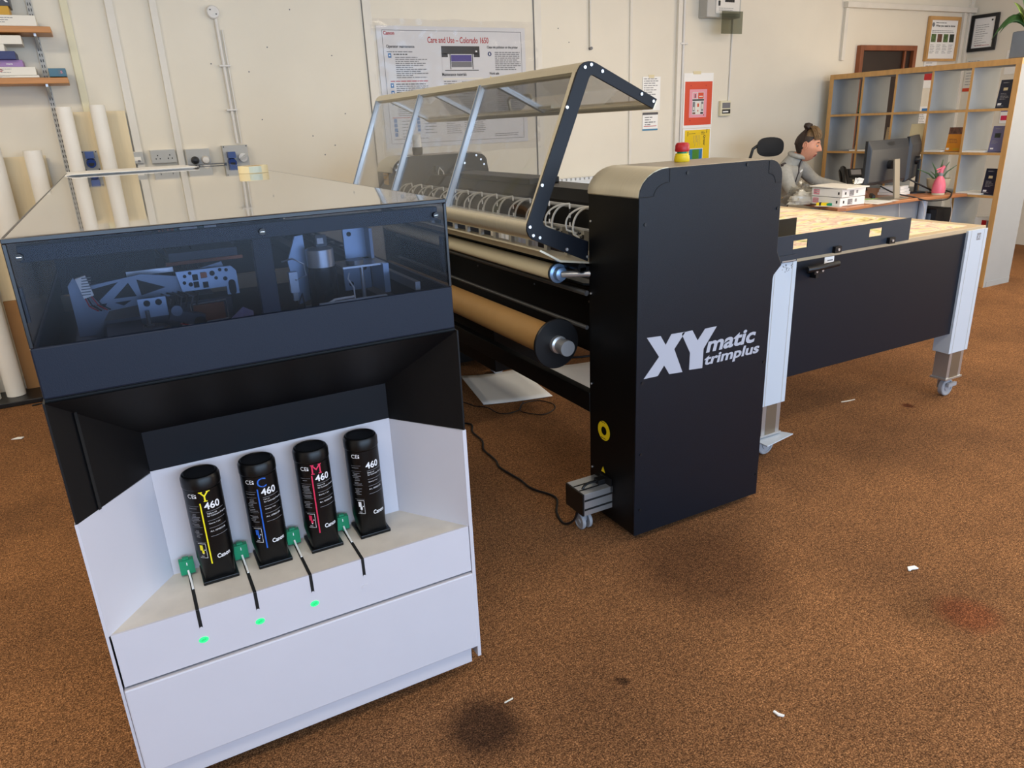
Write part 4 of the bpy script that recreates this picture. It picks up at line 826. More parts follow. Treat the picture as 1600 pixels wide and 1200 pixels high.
mb = MB(); mb.box(TX0-0.005, TX0+0.002, 2.05, 2.12, 0.145, 0.205, 'black_plastic'); mb.box(TX0-0.0065, TX0-0.004, 2.052, 2.085, 0.150, 0.162, 'paper_white'); mb.box(TX0-0.035, TX0-0.004, 2.085, 2.118, 0.165, 0.195, 'black_plastic'); mb.build('power_inlet', T_, bevel=0.002)
for z in (1.165, 0.905, 0.555, 0.205): MB().cyl((TX0+0.003, 2.185, z), (TX0, 2.185, z), 0.004, 'screw', 8).build('side_screw', T_)
# foot extrusion and twin wheel caster at the near corner
mb = MB(); mb.box(1.353, 1.62, 2.05, 2.17, 0.085, 0.176, 'alu')
for z in (0.110, 0.148): mb.box(1.354, 1.62, 2.0490, 2.05, z-0.004, z+0.004, 'dark_hole')
for y in (2.085, 2.125): mb.box(1.354, 1.62, y-0.004, y+0.004, 0.176, 0.1765, 'dark_hole')
mb.box(1.346, 1.353, 2.05, 2.17, 0.085, 0.176, 'black_plastic'); mb.build('foot_profile', T_, bevel=0.001)
def caster(root, x, y, r=0.035, axis='y', w=0.022, name='caster', plate=True, m='caster_grey', ztop=None):
    mb = MB(); zt_ = ztop or 2*r+0.02
    for s in (-1, 1):
        a = V(x, y, r)+(V(0, s*0.008, 0) if axis == 'y' else V(s*0.008, 0, 0)); d = V(0, s*w*0.7, 0) if axis == 'y' else V(s*w*0.7, 0, 0)
        mb.lathe(a, d, [(r*0.95, 0), (r, 0.003), (r, w*0.5), (r*0.92, w*0.66), (r*0.75, w*0.68), (r*0.70, w*0.58), (r*0.3, w*0.58), (r*0.28, w*0.72), (0.001, w*0.72)], m, 28)
    mb.box(x-0.014, x+0.014, y-0.010, y+0.010, r, zt_-0.004, m)
    if plate: mb.box(x-0.028, x+0.028, y-0.028, y+0.028, zt_-0.006, zt_, 'alu')
    return mb.build(name, root, 35)
caster(T_, 1.385, 2.105, 0.033, 'x', 0.022, ztop=0.085)
caster(T_, 2.00, 2.05, 0.033, 'x', ztop=0.085); caster(T_, 1.60, 4.36, 0.033, 'x', ztop=0.085)
# red and yellow emergency stop on top
mb = MB(); c = (1.835, 2.125, 1.3475); mb.lathe(c, (0, 0, 1), [(0.026, 0), (0.028, 0.004), (0.026, 0.020), (0.024, 0.022), (0.024, 0.028)], 'yellow', 28); mb.lathe((c[0], c[1], c[2]+0.028), (0, 0, 1), [(0.018, 0), (0.018, 0.006)], 'green_tab', 20); mb.lathe((c[0], c[1], c[2]+0.034), (0, 0, 1), [(0.024, 0), (0.026, 0.004), (0.025, 0.022), (0.020, 0.030), (0.001, 0.032)], 'red', 28)
tag(mb.build('emergency_button', T_, 35), 'red mushroom button on a yellow collar')
# far tower details
mb = MB(); yq = FY0-0.004
mb.prism([(TX0, 1.10), (TX1, 1.10), (TX1, 1.25)]+arc(TX1-0.10, 1.25, 0.097, 0, 90, 6)+[(TX0+0.118, 1.347)]+[(TX0+0.118*(1-math.sin(math.radians(a))), 1.262+0.085*math.cos(math.radians(a))) for a in range(15, 91, 15)], 'y', yq, FY0+0.004, 'trimmer_black'); mb.build('inner_panel', T_)
for x, z in ((1.50, 1.275), (1.515, 1.305), (1.545, 1.325), (2.02, 1.33), (2.05, 1.305), (2.07, 1.275), (1.94, 1.29)): MB().cyl((x, yq, z), (x, yq-0.003, z), 0.0065, 'screw', 10).build('inner_screw', T_)
mb = MB(); mb.box(1.437, 1.476, 4.26, 4.262, 1.21, 1.26, 'tape'); 
mb = MB(); mb.box(TX0-0.003, TX0+0.0015, 4.30, 4.38, 1.19, 1.255, 'box_yellow'); mb.lines((TX0-0.0035, 4.375, 1.24), (0, -1, 0), (0, 0, 1), 2, 0.025, 0.06, 0.006, 'txt_grey', 3, .2); tag(mb.build('warning_sticker', T_), 'orange yellow sticker')
mb = MB(); mb.lathe((1.69, 4.34, 1.3475), (0, 0, 1), [(0.026, 0), (0.030, 0.006), (0.032, 0.045)], 'black_plastic', 20); mb.lathe((1.69, 4.34, 1.3925), (0, 0, 1), [(0.026, 0), (0.026, 0.07), (0.022, 0.075), (0.001, 0.076)], 'paper_white', 20); tag(mb.build('beacon_lamp', T_, 35), 'small white beacon on a black base')
mb = MB(); mb.tube([(1.745, yq, 1.20), (1.745, yq-0.04, 1.205), (1.745, yq-0.045, 1.25), (1.76, yq-0.03, 1.275), (1.775, yq-0.045, 1.25), (1.785, yq-0.04, 1.205), (1.785, yq, 1.20)], 0.004, 'alu', 8); mb.box(1.74, 1.79, yq-0.03, yq, 1.255, 1.285, 'black_plastic'); mb.build('latch', T_, 40)
# cross members
ya, yz = TY1, FY0-0.004
MB().box(1.478, 1.515, ya, yz, 0.434, 0.512, 'trimmer_black').build('lower_beam', T_, bevel=0.003)
mb = MB(); mb.prism([(1.68, 1.03), (1.68, 1.19), (1.715, 1.235), (1.90, 1.235), (1.90, 1.03)], 'y', ya, yz, 'trimmer_black'); mb.build('rear_cover', T_, bevel=0.002)
mb = MB(); mb.box(1.76, 1.78, 2.98, 3.03, 1.235, 1.25, 'paper_white'); mb.box(1.70, 1.86, 3.0, 3.9, 1.235, 1.262, 'trimmer_black'); mb.build('carriage_cover', T_, bevel=0.004)
MB().tube([(1.655, ya, 1.175), (1.655, yz, 1.175)], 0.008, 'alu', 12).build('guide_rod', T_, 40)
mb = MB(); mb.box(1.545, 1.552, ya, yz, 1.045, 1.118, 'alu'); mb.box(1.552, 1.60, ya, yz, 1.045, 1.052, 'alu'); mb.box(1.535, 1.55, ya, yz, 1.112, 1.120, 'alu'); mb.box(1.60, 1.66, ya, yz, 1.02, 1.05, 'alu_dark')
y = ya+0.02
while y < yz-0.05:
    mb.box(1.5435, 1.545, y, y+0.045, 1.075, 1.095, 'dark_hole'); y += 0.075
mb.build('tool_rail', T_, bevel=0.001)
proto = None; ny = 13
for i in range(ny):
    y = 2.262+i*0.152
    if proto is None:
        mb = MB(); x = 1.53; mb.box(x-0.012, x+0.010, y-0.022, y+0.022, 1.048, 1.118, 'alu_dark'); mb.box(x-0.010, x+0.008, y+0.022, y+0.05, 1.060, 1.075, 'alu'); mb.box(x-0.012, x+0.004, y-0.012, y+0.012, 1.01, 1.048, 'alu')
        for dz, dy in ((0.01, 0.035), (0.03, 0.045), (0.045, 0.06)): mb.ell((x-0.008, y+dy, 1.06+dz), 0.007, 0.008, 0.006, 'black_plastic', 8, 6)
        proto = mb.build('cutting_head', T_, 40); proto['_y'] = y
        mb = MB(); 
        for k_ in range(5): mb.cyl((x+0.01, y, 1.118+0.017*k_), (x+0.01, y, 1.118+0.017*(k_+1)), 0.0032, 'paper_white' if k_ % 2 == 0 else 'black_plastic', 8)
        mb.build('ink_needle', proto, 40, root=T_).parent = proto
        for (ry, rz, dx, r_) in ((0.085, 0.085, -0.030, 0.0042), (0.110, 0.070, -0.045, 0.0036)):
            pts = [(x+0.010+dx*math.sin(math.radians(q)), y+ry*math.sin(math.radians(q)), 1.204-rz*(1-math.cos(math.radians(q)))) for q in range(0, 91, 10)]
            pts += [(pts[-1][0]+0.004, pts[-1][1]+0.002, pts[-1][2]-0.02), (x+0.004, pts[-1][1]-0.012, pts[-1][2]-0.035)]
            mb = MB(); mb.tube(pts, r_, 'clear_tube', 8); mb.build('clear_hose', proto, 40, root=T_)
    else:
        c = copy_tree(proto, T_); c.location.y = i*0.152
for ch in proto.children: pass
# infeed ledge, rollers and sheet metal below
mb = MB(); mb.prism([(1.28, 1.085), (1.36, 1.040), (1.56, 1.005), (1.56, 1.0), (1.36, 1.032), (1.275, 1.080)], 'y', ya, yz, 'champagne'); mb.build('infeed_ledge', T_)
MB().box(1.44, 1.55, ya, yz, 0.985, 1.004, 'trimmer_black').build('front_beam', T_, bevel=0.003)
MB().tube([(1.45, ya, 1.0), (1.45, yz, 1.0)], 0.018, 'trimmer_black', 16).build('dark_roller', T_, 40)
mb = MB(); mb.prism([(1.455, 0.945), (1.56, 0.925), (1.66, 0.86), (1.66, 0.60), (1.652, 0.60), (1.652, 0.856), (1.556, 0.918), (1.455, 0.937)], 'y', ya, yz, 'trimmer_black'); mb.build('front_panel', T_)
for y in (2.9, 2.45, 3.5): MB().cyl((1.652, y, 0.80), (1.649, y, 0.80), 0.005, 'screw', 8).build('panel_screw', T_)
MB().tube([(1.47, ya, 0.905), (1.47, yz, 0.905)], 0.010, 'alu_dark', 12).build('tension_bar', T_, 40)
MB().tube([(1.47, ya, 0.775), (1.47, yz, 0.775)], 0.008, 'alu_dark', 12).build('tension_bar', T_, 40)
MB().box(1.60, 2.0, 3.25, yz, 0.28, 0.62, 'trimmer_black').build('waste_cover', T_, bevel=0.003)
MB().box(1.95, 2.0, ya, 3.25, 0.42, 0.62, 'trimmer_black').build('rear_beam', T_, bevel=0.003)
def roll(name, label, cat, x, z, r, m, r_in, holder):
    o = thing(name, label, cat, (x, 3.2, z-r))
    MB().tube([(x, ya+0.10, z), (x, yz-0.03, z)], r, m, 40).build('tube', o, 35)
    holder(o); return o
def h1(o):
    MB().lathe((1.408, ya+0.10, 0.972), (0, -1, 0), [(0.032, -0.004), (0.036, 0.0), (0.036, 0.006), (0.026, 0.010), (0.024, 0.03), (0.014, 0.034)], 'alu_blue', 28).build('end_plug', o, 35)
    MB().lathe((1.408, ya+0.105, 0.972), (0, -1, 0), [(0.033, -0.006), (0.037, -0.004), (0.037, 0.0), (0.033, 0.001)], 'black_plastic', 28).build('rubber_ring', o, 35)
    MB().tube([(1.408, ya+0.07, 0.972), (1.46, ya+0.02, 0.975), (1.49, ya, 0.975)], 0.012, 'alu', 12).build('spindle', o, 35)
roll('media_roller', 'cream roller carried across the trimmer front below the hood', 'roller', 1.408, 0.972, 0.030, 'roller_cream', 0, h1)
def h2(o):
    MB().lathe((1.385, ya+0.09, 0.708), (0, -1, 0), [(0.001, 0), (0.094, 0.0), (0.097, 0.003), (0.097, 0.010), (0.094, 0.013), (0.03, 0.014), (0.001, 0.014)], 'black_plastic', 48).build('flange', o, 35)
    MB().lathe((1.385, ya+0.076, 0.708), (0, -1, 0), [(0.034, 0.0), (0.034, 0.018), (0.026, 0.022), (0.026, 0.05), (0.03, 0.055), (0.03, 0.075)], 'alu', 28).build('chuck', o, 35)
roll('cardboard_tube', 'brown cardboard tube on a spindle with a black disc, below the cream roller', 'cardboard tube', 1.385, 0.708, 0.060, 'cardboard', 0, h2)

# hood ------------------------------------------------
hy = 2.215
HP = [(1.236, 1.152), (1.243, 1.134), (1.259, 1.120), (1.29, 1.106), (1.486, 1.018), (1.489, 1.090), (1.318, 1.158), (1.303, 1.168), (1.301, 1.182), (1.497, 1.636), (1.503, 1.643), (1.512, 1.643), (1.769, 1.530), (1.786, 1.562), (1.528, 1.680), (1.512, 1.686), (1.496, 1.687), (1.478, 1.684), (1.462, 1.674), (1.452, 1.660), (1.238, 1.175)]
H_ = T_
MB().prism(HP, 'y', hy-0.004, hy+0.004, 'plate_navy').build('hood_side_plate', T_, bevel=0.0012)
for x, z in ((1.247, 1.165), (1.259, 1.135), (1.285, 1.125), (1.395, 1.072), (1.300, 1.30), (1.405, 1.545), (1.478, 1.668), (1.503, 1.676), (1.548, 1.655), (1.715, 1.580), (1.768, 1.555), (1.483, 1.035)): MB().cyl((x, hy-0.004, z), (x, hy-0.008, z), 0.0055, 'screw', 10).build('hood_screw', T_)
ye = 4.33
mb = MB(); lower = [(1.236, 1.165), (1.240, 1.142), (1.256, 1.122), (1.285, 1.110), (1.305, 1.150), (1.290, 1.178), (1.245, 1.180)]; mb.prism(lower, 'y', hy+0.004, ye, 'champagne'); mb.build('hood_lower_beam', T_, 50)
mb = MB(); apex = [(1.452, 1.655), (1.462, 1.672), (1.480, 1.684), (1.500, 1.687), (1.530, 1.678), (1.520, 1.655), (1.495, 1.655), (1.475, 1.640)]; mb.prism(apex, 'y', hy+0.004, ye, 'champagne'); mb.build('hood_top_beam', T_, 50)
mb = MB(); tip = [(1.755, 1.545), (1.785, 1.562), (1.792, 1.548), (1.778, 1.528), (1.760, 1.535)]; mb.prism(tip, 'y', hy+0.004, ye, 'champagne'); mb.build('hood_rear_beam', T_, 50)
d = V(1.465-1.262, 0, 1.660-1.170); d.normalize(); nrm = V(-d.z, 0, d.x)
for i, y in enumerate((hy+0.022, 2.96, 3.65, ye-0.015)):
    a, b = V(1.262, y, 1.172), V(1.463, y, 1.655)
    mb = MB(); w = 0.030 if i else 0.022
    mb.obox((a+b)/2, (b-a)/2, (0, w/2, 0), nrm*0.010, 'champagne' if i == 0 else 'alu')
    if i:
        for s in (-0.006, 0.004): mb.obox((a+b)/2+nrm*0.0102+V(0, s, 0), (b-a)/2*0.995, (0, 0.0018, 0), nrm*0.0006, 'alu_blue')
        mb.obox((a+b)/2+nrm*0.0102+V(0, -0.001, 0), (b-a)/2*0.995, (0, 0.0022, 0), nrm*0.0006, 'steel_dark')
    mb.build('hood_mullion', T_)
    if i:
        a, b = V(1.515, y, 1.668), V(1.765, y, 1.548); dd = (b-a).normalized(); n2 = V(-dd.z, 0, dd.x)
        mb = MB(); mb.obox((a+b)/2, (b-a)/2, (0, w/2, 0), n2*0.010, 'alu'); mb.obox((a+b)/2-n2*0.0102, (b-a)/2*0.99, (0, 0.003, 0), n2*0.0006, 'steel_dark'); mb.build('hood_rafter', T_)
ys = [hy+0.03, 2.96, 3.65, ye-0.03]
for y0, y1 in zip(ys[:-1], ys[1:]):
    a, b = V(1.268, 0, 1.172), V(1.468, 0, 1.655); c = (a+b)/2; mb = MB(); mb.obox((c.x, (y0+y1)/2, c.z), (b-a)/2, (0, (y1-y0)/2-0.014, 0), nrm*0.0015, 'hood_acrylic'); mb.build('hood_front_pane', T_)
    a, b = V(1.52, 0, 1.667), V(1.762, 0, 1.548); c = (a+b)/2; dd = (b-a).normalized(); mb = MB(); mb.obox((c.x, (y0+y1)/2, c.z), (b-a)/2, (0, (y1-y0)/2-0.014, 0), V(-dd.z, 0, dd.x)*0.0015, 'hood_acrylic'); mb.build('hood_top_pane', T_)
mb = MB(); mb.tube([(1.745, 3.02, 1.560), (1.735, 3.02, 1.605), (1.735, 3.04, 1.618), (1.735, 3.22, 1.618), (1.735, 3.24, 1.605), (1.745, 3.24, 1.560)], 0.007, 'champagne', 10); mb.build('hood_handle', T_, 40)
mb = MB(); mb.box(1.725, 1.77, 2.84, 2.94, 1.556, 1.566, 'champagne'); mb.build('hood_joint_plate', T_)

# ------------------------------------------------------------------ feed table behind
K = thing('trimmer_table', 'long height adjustable table with black side panel, white legs and a printed top', 'table', (3.1, 3.3, 0))
KX0, KX1, KY0, KY1, KZ = 2.40, 3.885, 2.165, 4.45, 0.915
mb = MB(); mb.box(KX0, KX1, KY0+0.01, KY1, KZ-0.022, KZ, 'beech_pale'); mb.build('table_top', K, bevel=0.003)
MB().box(2.50, 3.73, KY0+0.012, KY0+0.022, 0.370, KZ-0.022, 'table_navy').build('side_panel', K, bevel=0.002)
MB().box(2.50, 3.73, KY1-0.022, KY1-0.012, 0.370, KZ-0.022, 'table_navy').build('side_panel', K, bevel=0.002)
def table_leg(x0, x1, y0, y1, zs, label, cas):
    mb = MB(); mb.box(x0, x1, y0, y1, zs, KZ-0.012, 'leg_white')
    for q in (0.16, 0.84): mb.box(x0+(x1-x0)*q-0.0015, x0+(x1-x0)*q+0.0015, y0-0.0006, y0, zs, KZ-0.012, 'grey_plastic')
    L = mb.build('leg', K, bevel=0.004)
    mb = MB(); mb.box(x0+0.022, x1-0.016, y0+0.006, y1-0.006, 0.118, zs, 'alu')
    mb.box(x0+0.045, x1-0.040, y0+0.005, y0+0.006, 0.118, zs, 'top_metal'); mb.build('inner_column', L, bevel=0.002)
    MB().box(x0+0.012, x1-0.006, y0, y1, 0.108, 0.118, 'alu').build('foot_plate', L, bevel=0.001)
    if cas:
        mb = MB(); r = 0.048; cx, cy_ = (x0+x1)/2+0.015, (y0+y1)/2
        mb.lathe((cx, cy_+0.014, r), (0, -1, 0), [(r*0.95, 0), (r, 0.003), (r, 0.024), (r*0.94, 0.028), (r*0.78, 0.028), (r*0.74, 0.024), (r*0.45, 0.024), (r*0.42, 0.028), (0.001, 0.028)], 'caster_grey', 36)
        mb.box(cx-0.022, cx+0.022, cy_+0.016, cy_+0.034, 0.04, 0.108, 'caster_grey'); mb.box(cx-0.02, cx+0.05, cy_-0.03, cy_-0.016, 0.055, 0.075, 'caster_grey'); mb.build('caster', L, 35)
    return L
L1 = table_leg(KX0-0.03, 2.520, KY0, KY0+0.09, 0.262, '', True)
mb = MB(); mb.prism([(2.36, 2.10), (2.56, 2.135), (2.50, 2.24), (2.36, 2.25)], 'z', 0.098, 0.103, 'leg_white'); mb.build('wheel_guard', L1)
mb = MB(); rnd = random.Random(2)
for i in range(22): x = 2.432+rnd.random()*0.06; z = 0.855+rnd.random()*0.035; mb.box(x, x+0.004, KY0-0.0006, KY0, z, z+0.002+0.004*rnd.random(), 'txt_grey')
mb.build('pencil_mark', L1)
L2 = table_leg(3.725, 3.885, KY0, KY0+0.09, 0.262, '', True)
mb = MB(); mb.box(3.80, 3.832, KY0-0.0006, KY0, 0.85, 0.885, 'txt_dim'); mb.text('XD', (3.803, KY0-0.001, 0.856), UX, UZ, 0, 'leg_white', height=0.02); mb.build('pencil_mark', L2)
table_leg(KX0-0.03, 2.520, KY1-0.09, KY1, 0.262, '', True); table_leg(3.725, 3.885, KY1-0.09, KY1, 0.262, '', True)
# crank handle with its label
mb = MB(); mb.tube([(2.555, KY0-0.03, 0.862), (2.60, KY0-0.045, 0.866), (2.725, KY0-0.045, 0.872)], 0.013, 'black_plastic', 12); mb.box(2.60, 2.66, KY0-0.03, KY0+0.012, 0.835, 0.862, 'black_plastic'); mb.box(2.622, 2.64, KY0-0.02, KY0+0.012, 0.815, 0.84, 'black_plastic')
for x in (2.612, 2.648): mb.cyl((x, KY0-0.03, 0.848), (x, KY0-0.034, 0.848), 0.006, 'screw', 10)
mb.build('crank_handle', K, 40)
mb = MB(); mb.box(2.705, 2.765, KY0+0.010, KY0+0.012, 0.858, 0.892, 'paper_white'); mb.lines((2.722, KY0+0.0095, 0.873), UX, UZ, 1, .01, .036, .006, 'txt_grey', 1, .1); mb.build('handle_label', K)
# guard rail with hand slots
gy = KY0-0.004
def slotted(mb, x0, x1, z0, z1, slots, y0, y1, m):
    xs_ = [x0]; 
    for (a, b, c_, d_) in slots: xs_ += [a, b]
    xs_.append(x1)
    for i in range(0, len(xs_)-1):
        if i % 2 == 0: mb.box(xs_[i], xs_[i+1], y0, y1, z0, z1, m)
        else:
            a, b, c_, d_ = slots[i//2]; mb.box(a, b, y0, y1, z0, c_, m); mb.box(a, b, y0, y1, d_, z1, m)
mb = MB(); slotted(mb, 2.385, 3.245, 0.912, 1.015, [(2.480, 2.565, 0.955, 0.99), (2.960, 3.045, 0.955, 0.99)], gy-0.004, gy, 'rail_slate'); mb.build('guard_rail', K, bevel=0.0008)
for x in (2.745, 3.105): mb = MB(); mb.box(x-0.02, x+0.02, gy-0.02, gy-0.004, 0.912, 0.940, 'black_plastic'); mb.cyl((x, gy-0.02, 0.926), (x, gy-0.024, 0.926), 0.006, 'screw', 10); mb.build('rail_clamp', K)
mb = MB(); mb.box(2.385, 2.50, gy-0.012, gy-0.004, 0.905, 0.935, 'rail_slate'); mb.box(2.41, 2.49, gy-0.016, gy-0.012, 0.908, 0.914, 'alu'); mb.build('rail_end', K, bevel=0.001)
MB().box(2.20, 2.885, 2.50, 2.506, KZ, 1.02, 'trimmer_black').build('media_guide', K, bevel=0.002)
mb = MB(); mb.box(2.48, 3.80, KY0+0.06, 4.3, KZ, KZ+0.002, 'printed_sheet'); tag(mb.build('printed_sheet', origin=(3.1, 3.2, KZ)), 'yellow and pink wood patterned print lying over the table top', 'print')

# ------------------------------------------------------------------ under and around the machines
def floor_sheet(pts, lift, label, edges=True):
    mb = MB(); n_ = 8; vs = []; fs = []
    for j in range(n_+1):
        for i in range(n_+1):
            a = V(*pts[0], 0).lerp(V(*pts[1], 0), i/n_); b = V(*pts[3], 0).lerp(V(*pts[2], 0), i/n_); p = a.lerp(b, j/n_)
            vs.append((p.x, p.y, 0.008+lift*((i/n_-0.5)**2*4)*(0.3+0.7*j/n_)))
    for j in range(n_):
        for i in range(n_): a = j*(n_+1)+i; fs.append((a, a+n_+1, a+n_+2, a+1) if False else (a, a+1, a+n_+2, a+n_+1))
    mb.add(vs, fs, 'paper_white'); o = mb.build('foam_board', smooth=60)
    s = o.modifiers.new('thickness', 'SOLIDIFY'); s.thickness = 0.004; s.offset = -1
    return tag(o, label, 'board')
floor_sheet([(1.639, 3.504), (2.031, 3.40), (2.10, 3.93), (1.73, 4.019)], 0.012, 'white board on the carpet under the trimmer, catching the light')
floor_sheet([(2.252, 3.33), (2.60, 3.20), (2.62, 3.78), (2.248, 3.885)], 0.01, 'white board on the carpet behind the lower black beam of the trimmer')
def cable(pts, r, label, z=0.006, m='black_plastic'):
    # smooth through the points
    q = [V(p[0], p[1], p[2] if len(p) > 2 else z) for p in pts]; out = []
    for i in range(len(q)-1):
        p0, p1, p2, p3 = q[max(i-1, 0)], q[i], q[i+1], q[min(i+2, len(q)-1)]
        for k in range(6):
            t = k/6; out.append(0.5*((2*p1)+(-p0+p2)*t+(2*p0-5*p1+4*p2-p3)*t*t+(-p0+3*p1-3*p2+p3)*t**3))
    out.append(q[-1]); mb = MB(); mb.tube(out, r, m, 8); return tag(mb.build('power_cable', smooth=50), label, 'cable')
cable([(1.36, 3.42), (1.404, 3.354), (1.457, 3.287), (1.42, 3.192), (1.412, 3.062), (1.371, 2.961), (1.366, 2.824), (1.347, 2.742), (1.365, 2.588), (1.368, 2.485), (1.413, 2.361), (1.35, 2.25), (1.33, 2.16), (1.35, 2.11, 0.05), (1.37, 2.095, 0.165), (1.40, 2.10, 0.188), (1.445, 2.102, 0.185)], 0.005, 'black power cable running over the carpet to the trimmer corner')
cable([(1.50, 3.66), (1.56, 3.615), (1.591, 3.522), (1.64, 3.46), (1.65, 3.359), (1.693, 3.317), (1.774, 3.328), (1.832, 3.398), (1.928, 3.395), (1.972, 3.302), (1.939, 3.229), (1.848, 3.193), (1.78, 3.271), (1.78, 3.338), (1.85, 3.42)], 0.003, 'thin dark cable looped on the carpet in front of the white board')
cable([(2.15, 4.9), (2.35, 4.5), (2.42, 4.1), (2.55, 3.95), (2.75, 3.9)], 0.008, 'thick black cable under the far end of the trimmer')
o = thing('power_supply', 'small black power box on the carpet beside the printer', 'power supply', (1.42, 3.5, 0)); MB().prism([(1.33, 0.0), (1.475, 0.0), (1.47, 0.07), (1.44, 0.085), (1.33, 0.085)], 'y', 3.40, 3.62, 'black_plastic').build('casing', o, bevel=0.005); MB().box(1.34, 1.43, 3.43, 3.5, 0.085, 0.088, 'paper_white').build('label', o)
o = thing('aluminium_frame', 'aluminium profile stand on castors seen beneath the trimmer', 'frame', (2.2, 4.2, 0))
mb = MB(); mb.box(2.09, 2.15, 4.05, 4.11, 0.13, 0.50, 'alu'); mb.box(2.115, 2.125, 4.048, 4.05, 0.13, 0.5, 'dark_hole'); mb.build('post', o, bevel=0.002)
mb = MB(); mb.box(2.19, 2.25, 4.05, 4.11, 0.13, 0.42, 'alu'); mb.build('post', o, bevel=0.002)
MB().box(1.92, 2.46, 4.04, 4.10, 0.085, 0.13, 'alu').build('foot_bar', o, bevel=0.002)
MB().box(1.95, 2.01, 4.10, 4.9, 0.10, 0.15, 'alu').build('foot_bar', o, bevel=0.002); MB().box(2.30, 2.75, 4.36, 4.42, 0.085, 0.13, 'alu').build('foot_bar', o, bevel=0.002)
for x, y in ((2.33, 4.04), (1.97, 3.98), (1.97, 4.7)): caster(o, x, y, 0.042, 'y', 0.024, ztop=0.10)
def scrap(x, y, pts, label, m='paper_white', h=0.004):
    mb = MB(); mb.prism([(x+a, y+b) for a, b in pts], 'z', 0.003, 0.003+h, m); tag(mb.build('scrap'), label, 'litter')
scrap(-0.691, 4.514, [(-0.03, 0.0), (0.0, 0.015), (0.03, 0.0), (0.02, -0.018), (-0.01, -0.008)], 'white scrap of paper on the carpet left of the printer')
scrap(2.176, 1.27, [(-0.018, 0.0), (-0.005, 0.012), (0.022, 0.004), (0.02, -0.012), (-0.004, -0.004), (-0.016, -0.006)], 'white paper scrap on the carpet right of the trimmer')
scrap(1.286, 1.037, [(-0.004, 0.012), (0.002, 0.013), (0.004, 0.0), (0.012, -0.012), (0.006, -0.014), (-0.003, -0.003)], 'tiny cream curl of scrap in the open carpet at front right')
scrap(0.699, 1.445, [(-0.014, -0.002), (0.014, 0.001), (0.014, 0.003), (-0.014, 0.0)], 'thin pale sliver on the carpet beside the dark stain', 'dust')
scrap(3.317, 2.425, [(-0.04, 0.01), (0.0, 0.0), (0.05, -0.005), (0.05, 0.0), (0.0, 0.008), (-0.035, 0.016)], 'pale thread on the carpet under the table', 'dust', 0.003)
# ------------------------------------------------------------------ bookcase
BX0, BX1, BY0, BY1, BZ = 6.46, 6.84, 3.56, 5.345, 1.82
B = thing('bookcase', 'tall open cube bookcase, grey inside with beech edges, dividing the office', 'bookcase', (6.65, 4.45, 0))
def board(name, x0, x1, y0, y1, z0, z1):
    mb = MB(); mb.box(x0+0.004, x1, y0, y1, z0, z1, 'board_grey'); mb.box(x0, x0+0.004, y0, y1, z0, z1, 'beech'); return mb.build(name, B, bevel=0.001)
board('side_panel', BX0, BX1, BY0, BY0+0.045, 0, BZ-0.045); board('side_panel', BX0, BX1, BY1-0.045, BY1, 0, BZ-0.045)
mb = MB(); mb.box(BX0, BX1, BY0, BY1, BZ-0.045, BZ, 'beech'); mb.box(BX0+0.005, BX1-0.005, BY0+0.045, BY1-0.045, BZ-0.0455, BZ-0.045, 'board_grey'); mb.build('top_panel', B, bevel=0.002)
board('bottom_panel', BX0, BX1, BY0+0.045, BY1-0.045, 0.04, 0.085)
pz = (BZ-0.045-0.085+0.02)/5; py = (BY1-BY0-0.09+0.02)/5
ZL = [0.085+pz*i for i in range(6)]
for i in range(1, 5): board('shelf', BX0, BX1, BY0+0.045, BY1-0.045, 0.085+pz*i-0.02, 0.085+pz*i)
YD = [BY0+0.045+py*i for i in range(6)]
for i in range(1, 5): board('divider', BX0+0.001, BX1-0.001, BY0+0.045+py*i-0.02, BY0+0.045+py*i, 0.085, BZ-0.045)
MB().box(BX0+0.03, BX1, BY0+0.002, BY0+0.003, 0.0, 0.06, 'board_grey')
mb = MB(); mb.box(BX0+0.04, BX1, BY0-0.002, BY0, 0, 0.05, 'board_grey'); mb.build('foot_strip', B)
def brochure(name, label, cat, y0, y1, zsh, h, m, deco, x=6.52, depth=0.02, group=None, lean=0.03):
    z0 = ZL[zsh]; o = thing(name, label, cat, (x, (y0+y1)/2, z0), group)
    mb = MB(); c = V(x+0.01+lean/2, (y0+y1)/2, z0+h/2); n_ = V(-h, 0, lean).normalized(); u = V(lean, 0, h).normalized()
    mb.obox(c, n_*depth/2, (0, (y1-y0)/2, 0), u*h/2, m); mb.build('cover', o, bevel=0.001)
    mb = MB(); org = c+n_*(depth/2+0.0008)-u*h/2+V(0, (y1-y0)/2, 0); deco(mb, org, V(0, -1, 0), u, y1-y0, h, n_); mb.build('printing', o); return o
def R2(mb, o, u, v, a0, a1, b0, b1, m): mb.add([o+u*a0+v*b0, o+u*a1+v*b0, o+u*a1+v*b1, o+u*a0+v*b1], [(0,1,2,3)], m)
def deco_navy(mb, o, u, v, w, h, n_):
    mb.lines(o+u*w*.15+v*h*.88, u, v, 1, .01, w*.35, 0.006, 'txt_dim', 1, .1); R2(mb, o, u, v, w*.25, w*.5, h*.62, h*.72, 'tape'); mb.lines(o+u*w*.15+v*h*.5, u, v, 5, h*.05, w*.55, 0.004, 'txt_dim', 2, .4); R2(mb, o, u, v, w*.1, w*.32, h*.1, h*.17, 'txt_white'); mb.lines(o+u*w*.1+v*h*.06, u, v, 1, .01, w*.4, 0.004, 'txt_dim', 2, .1)
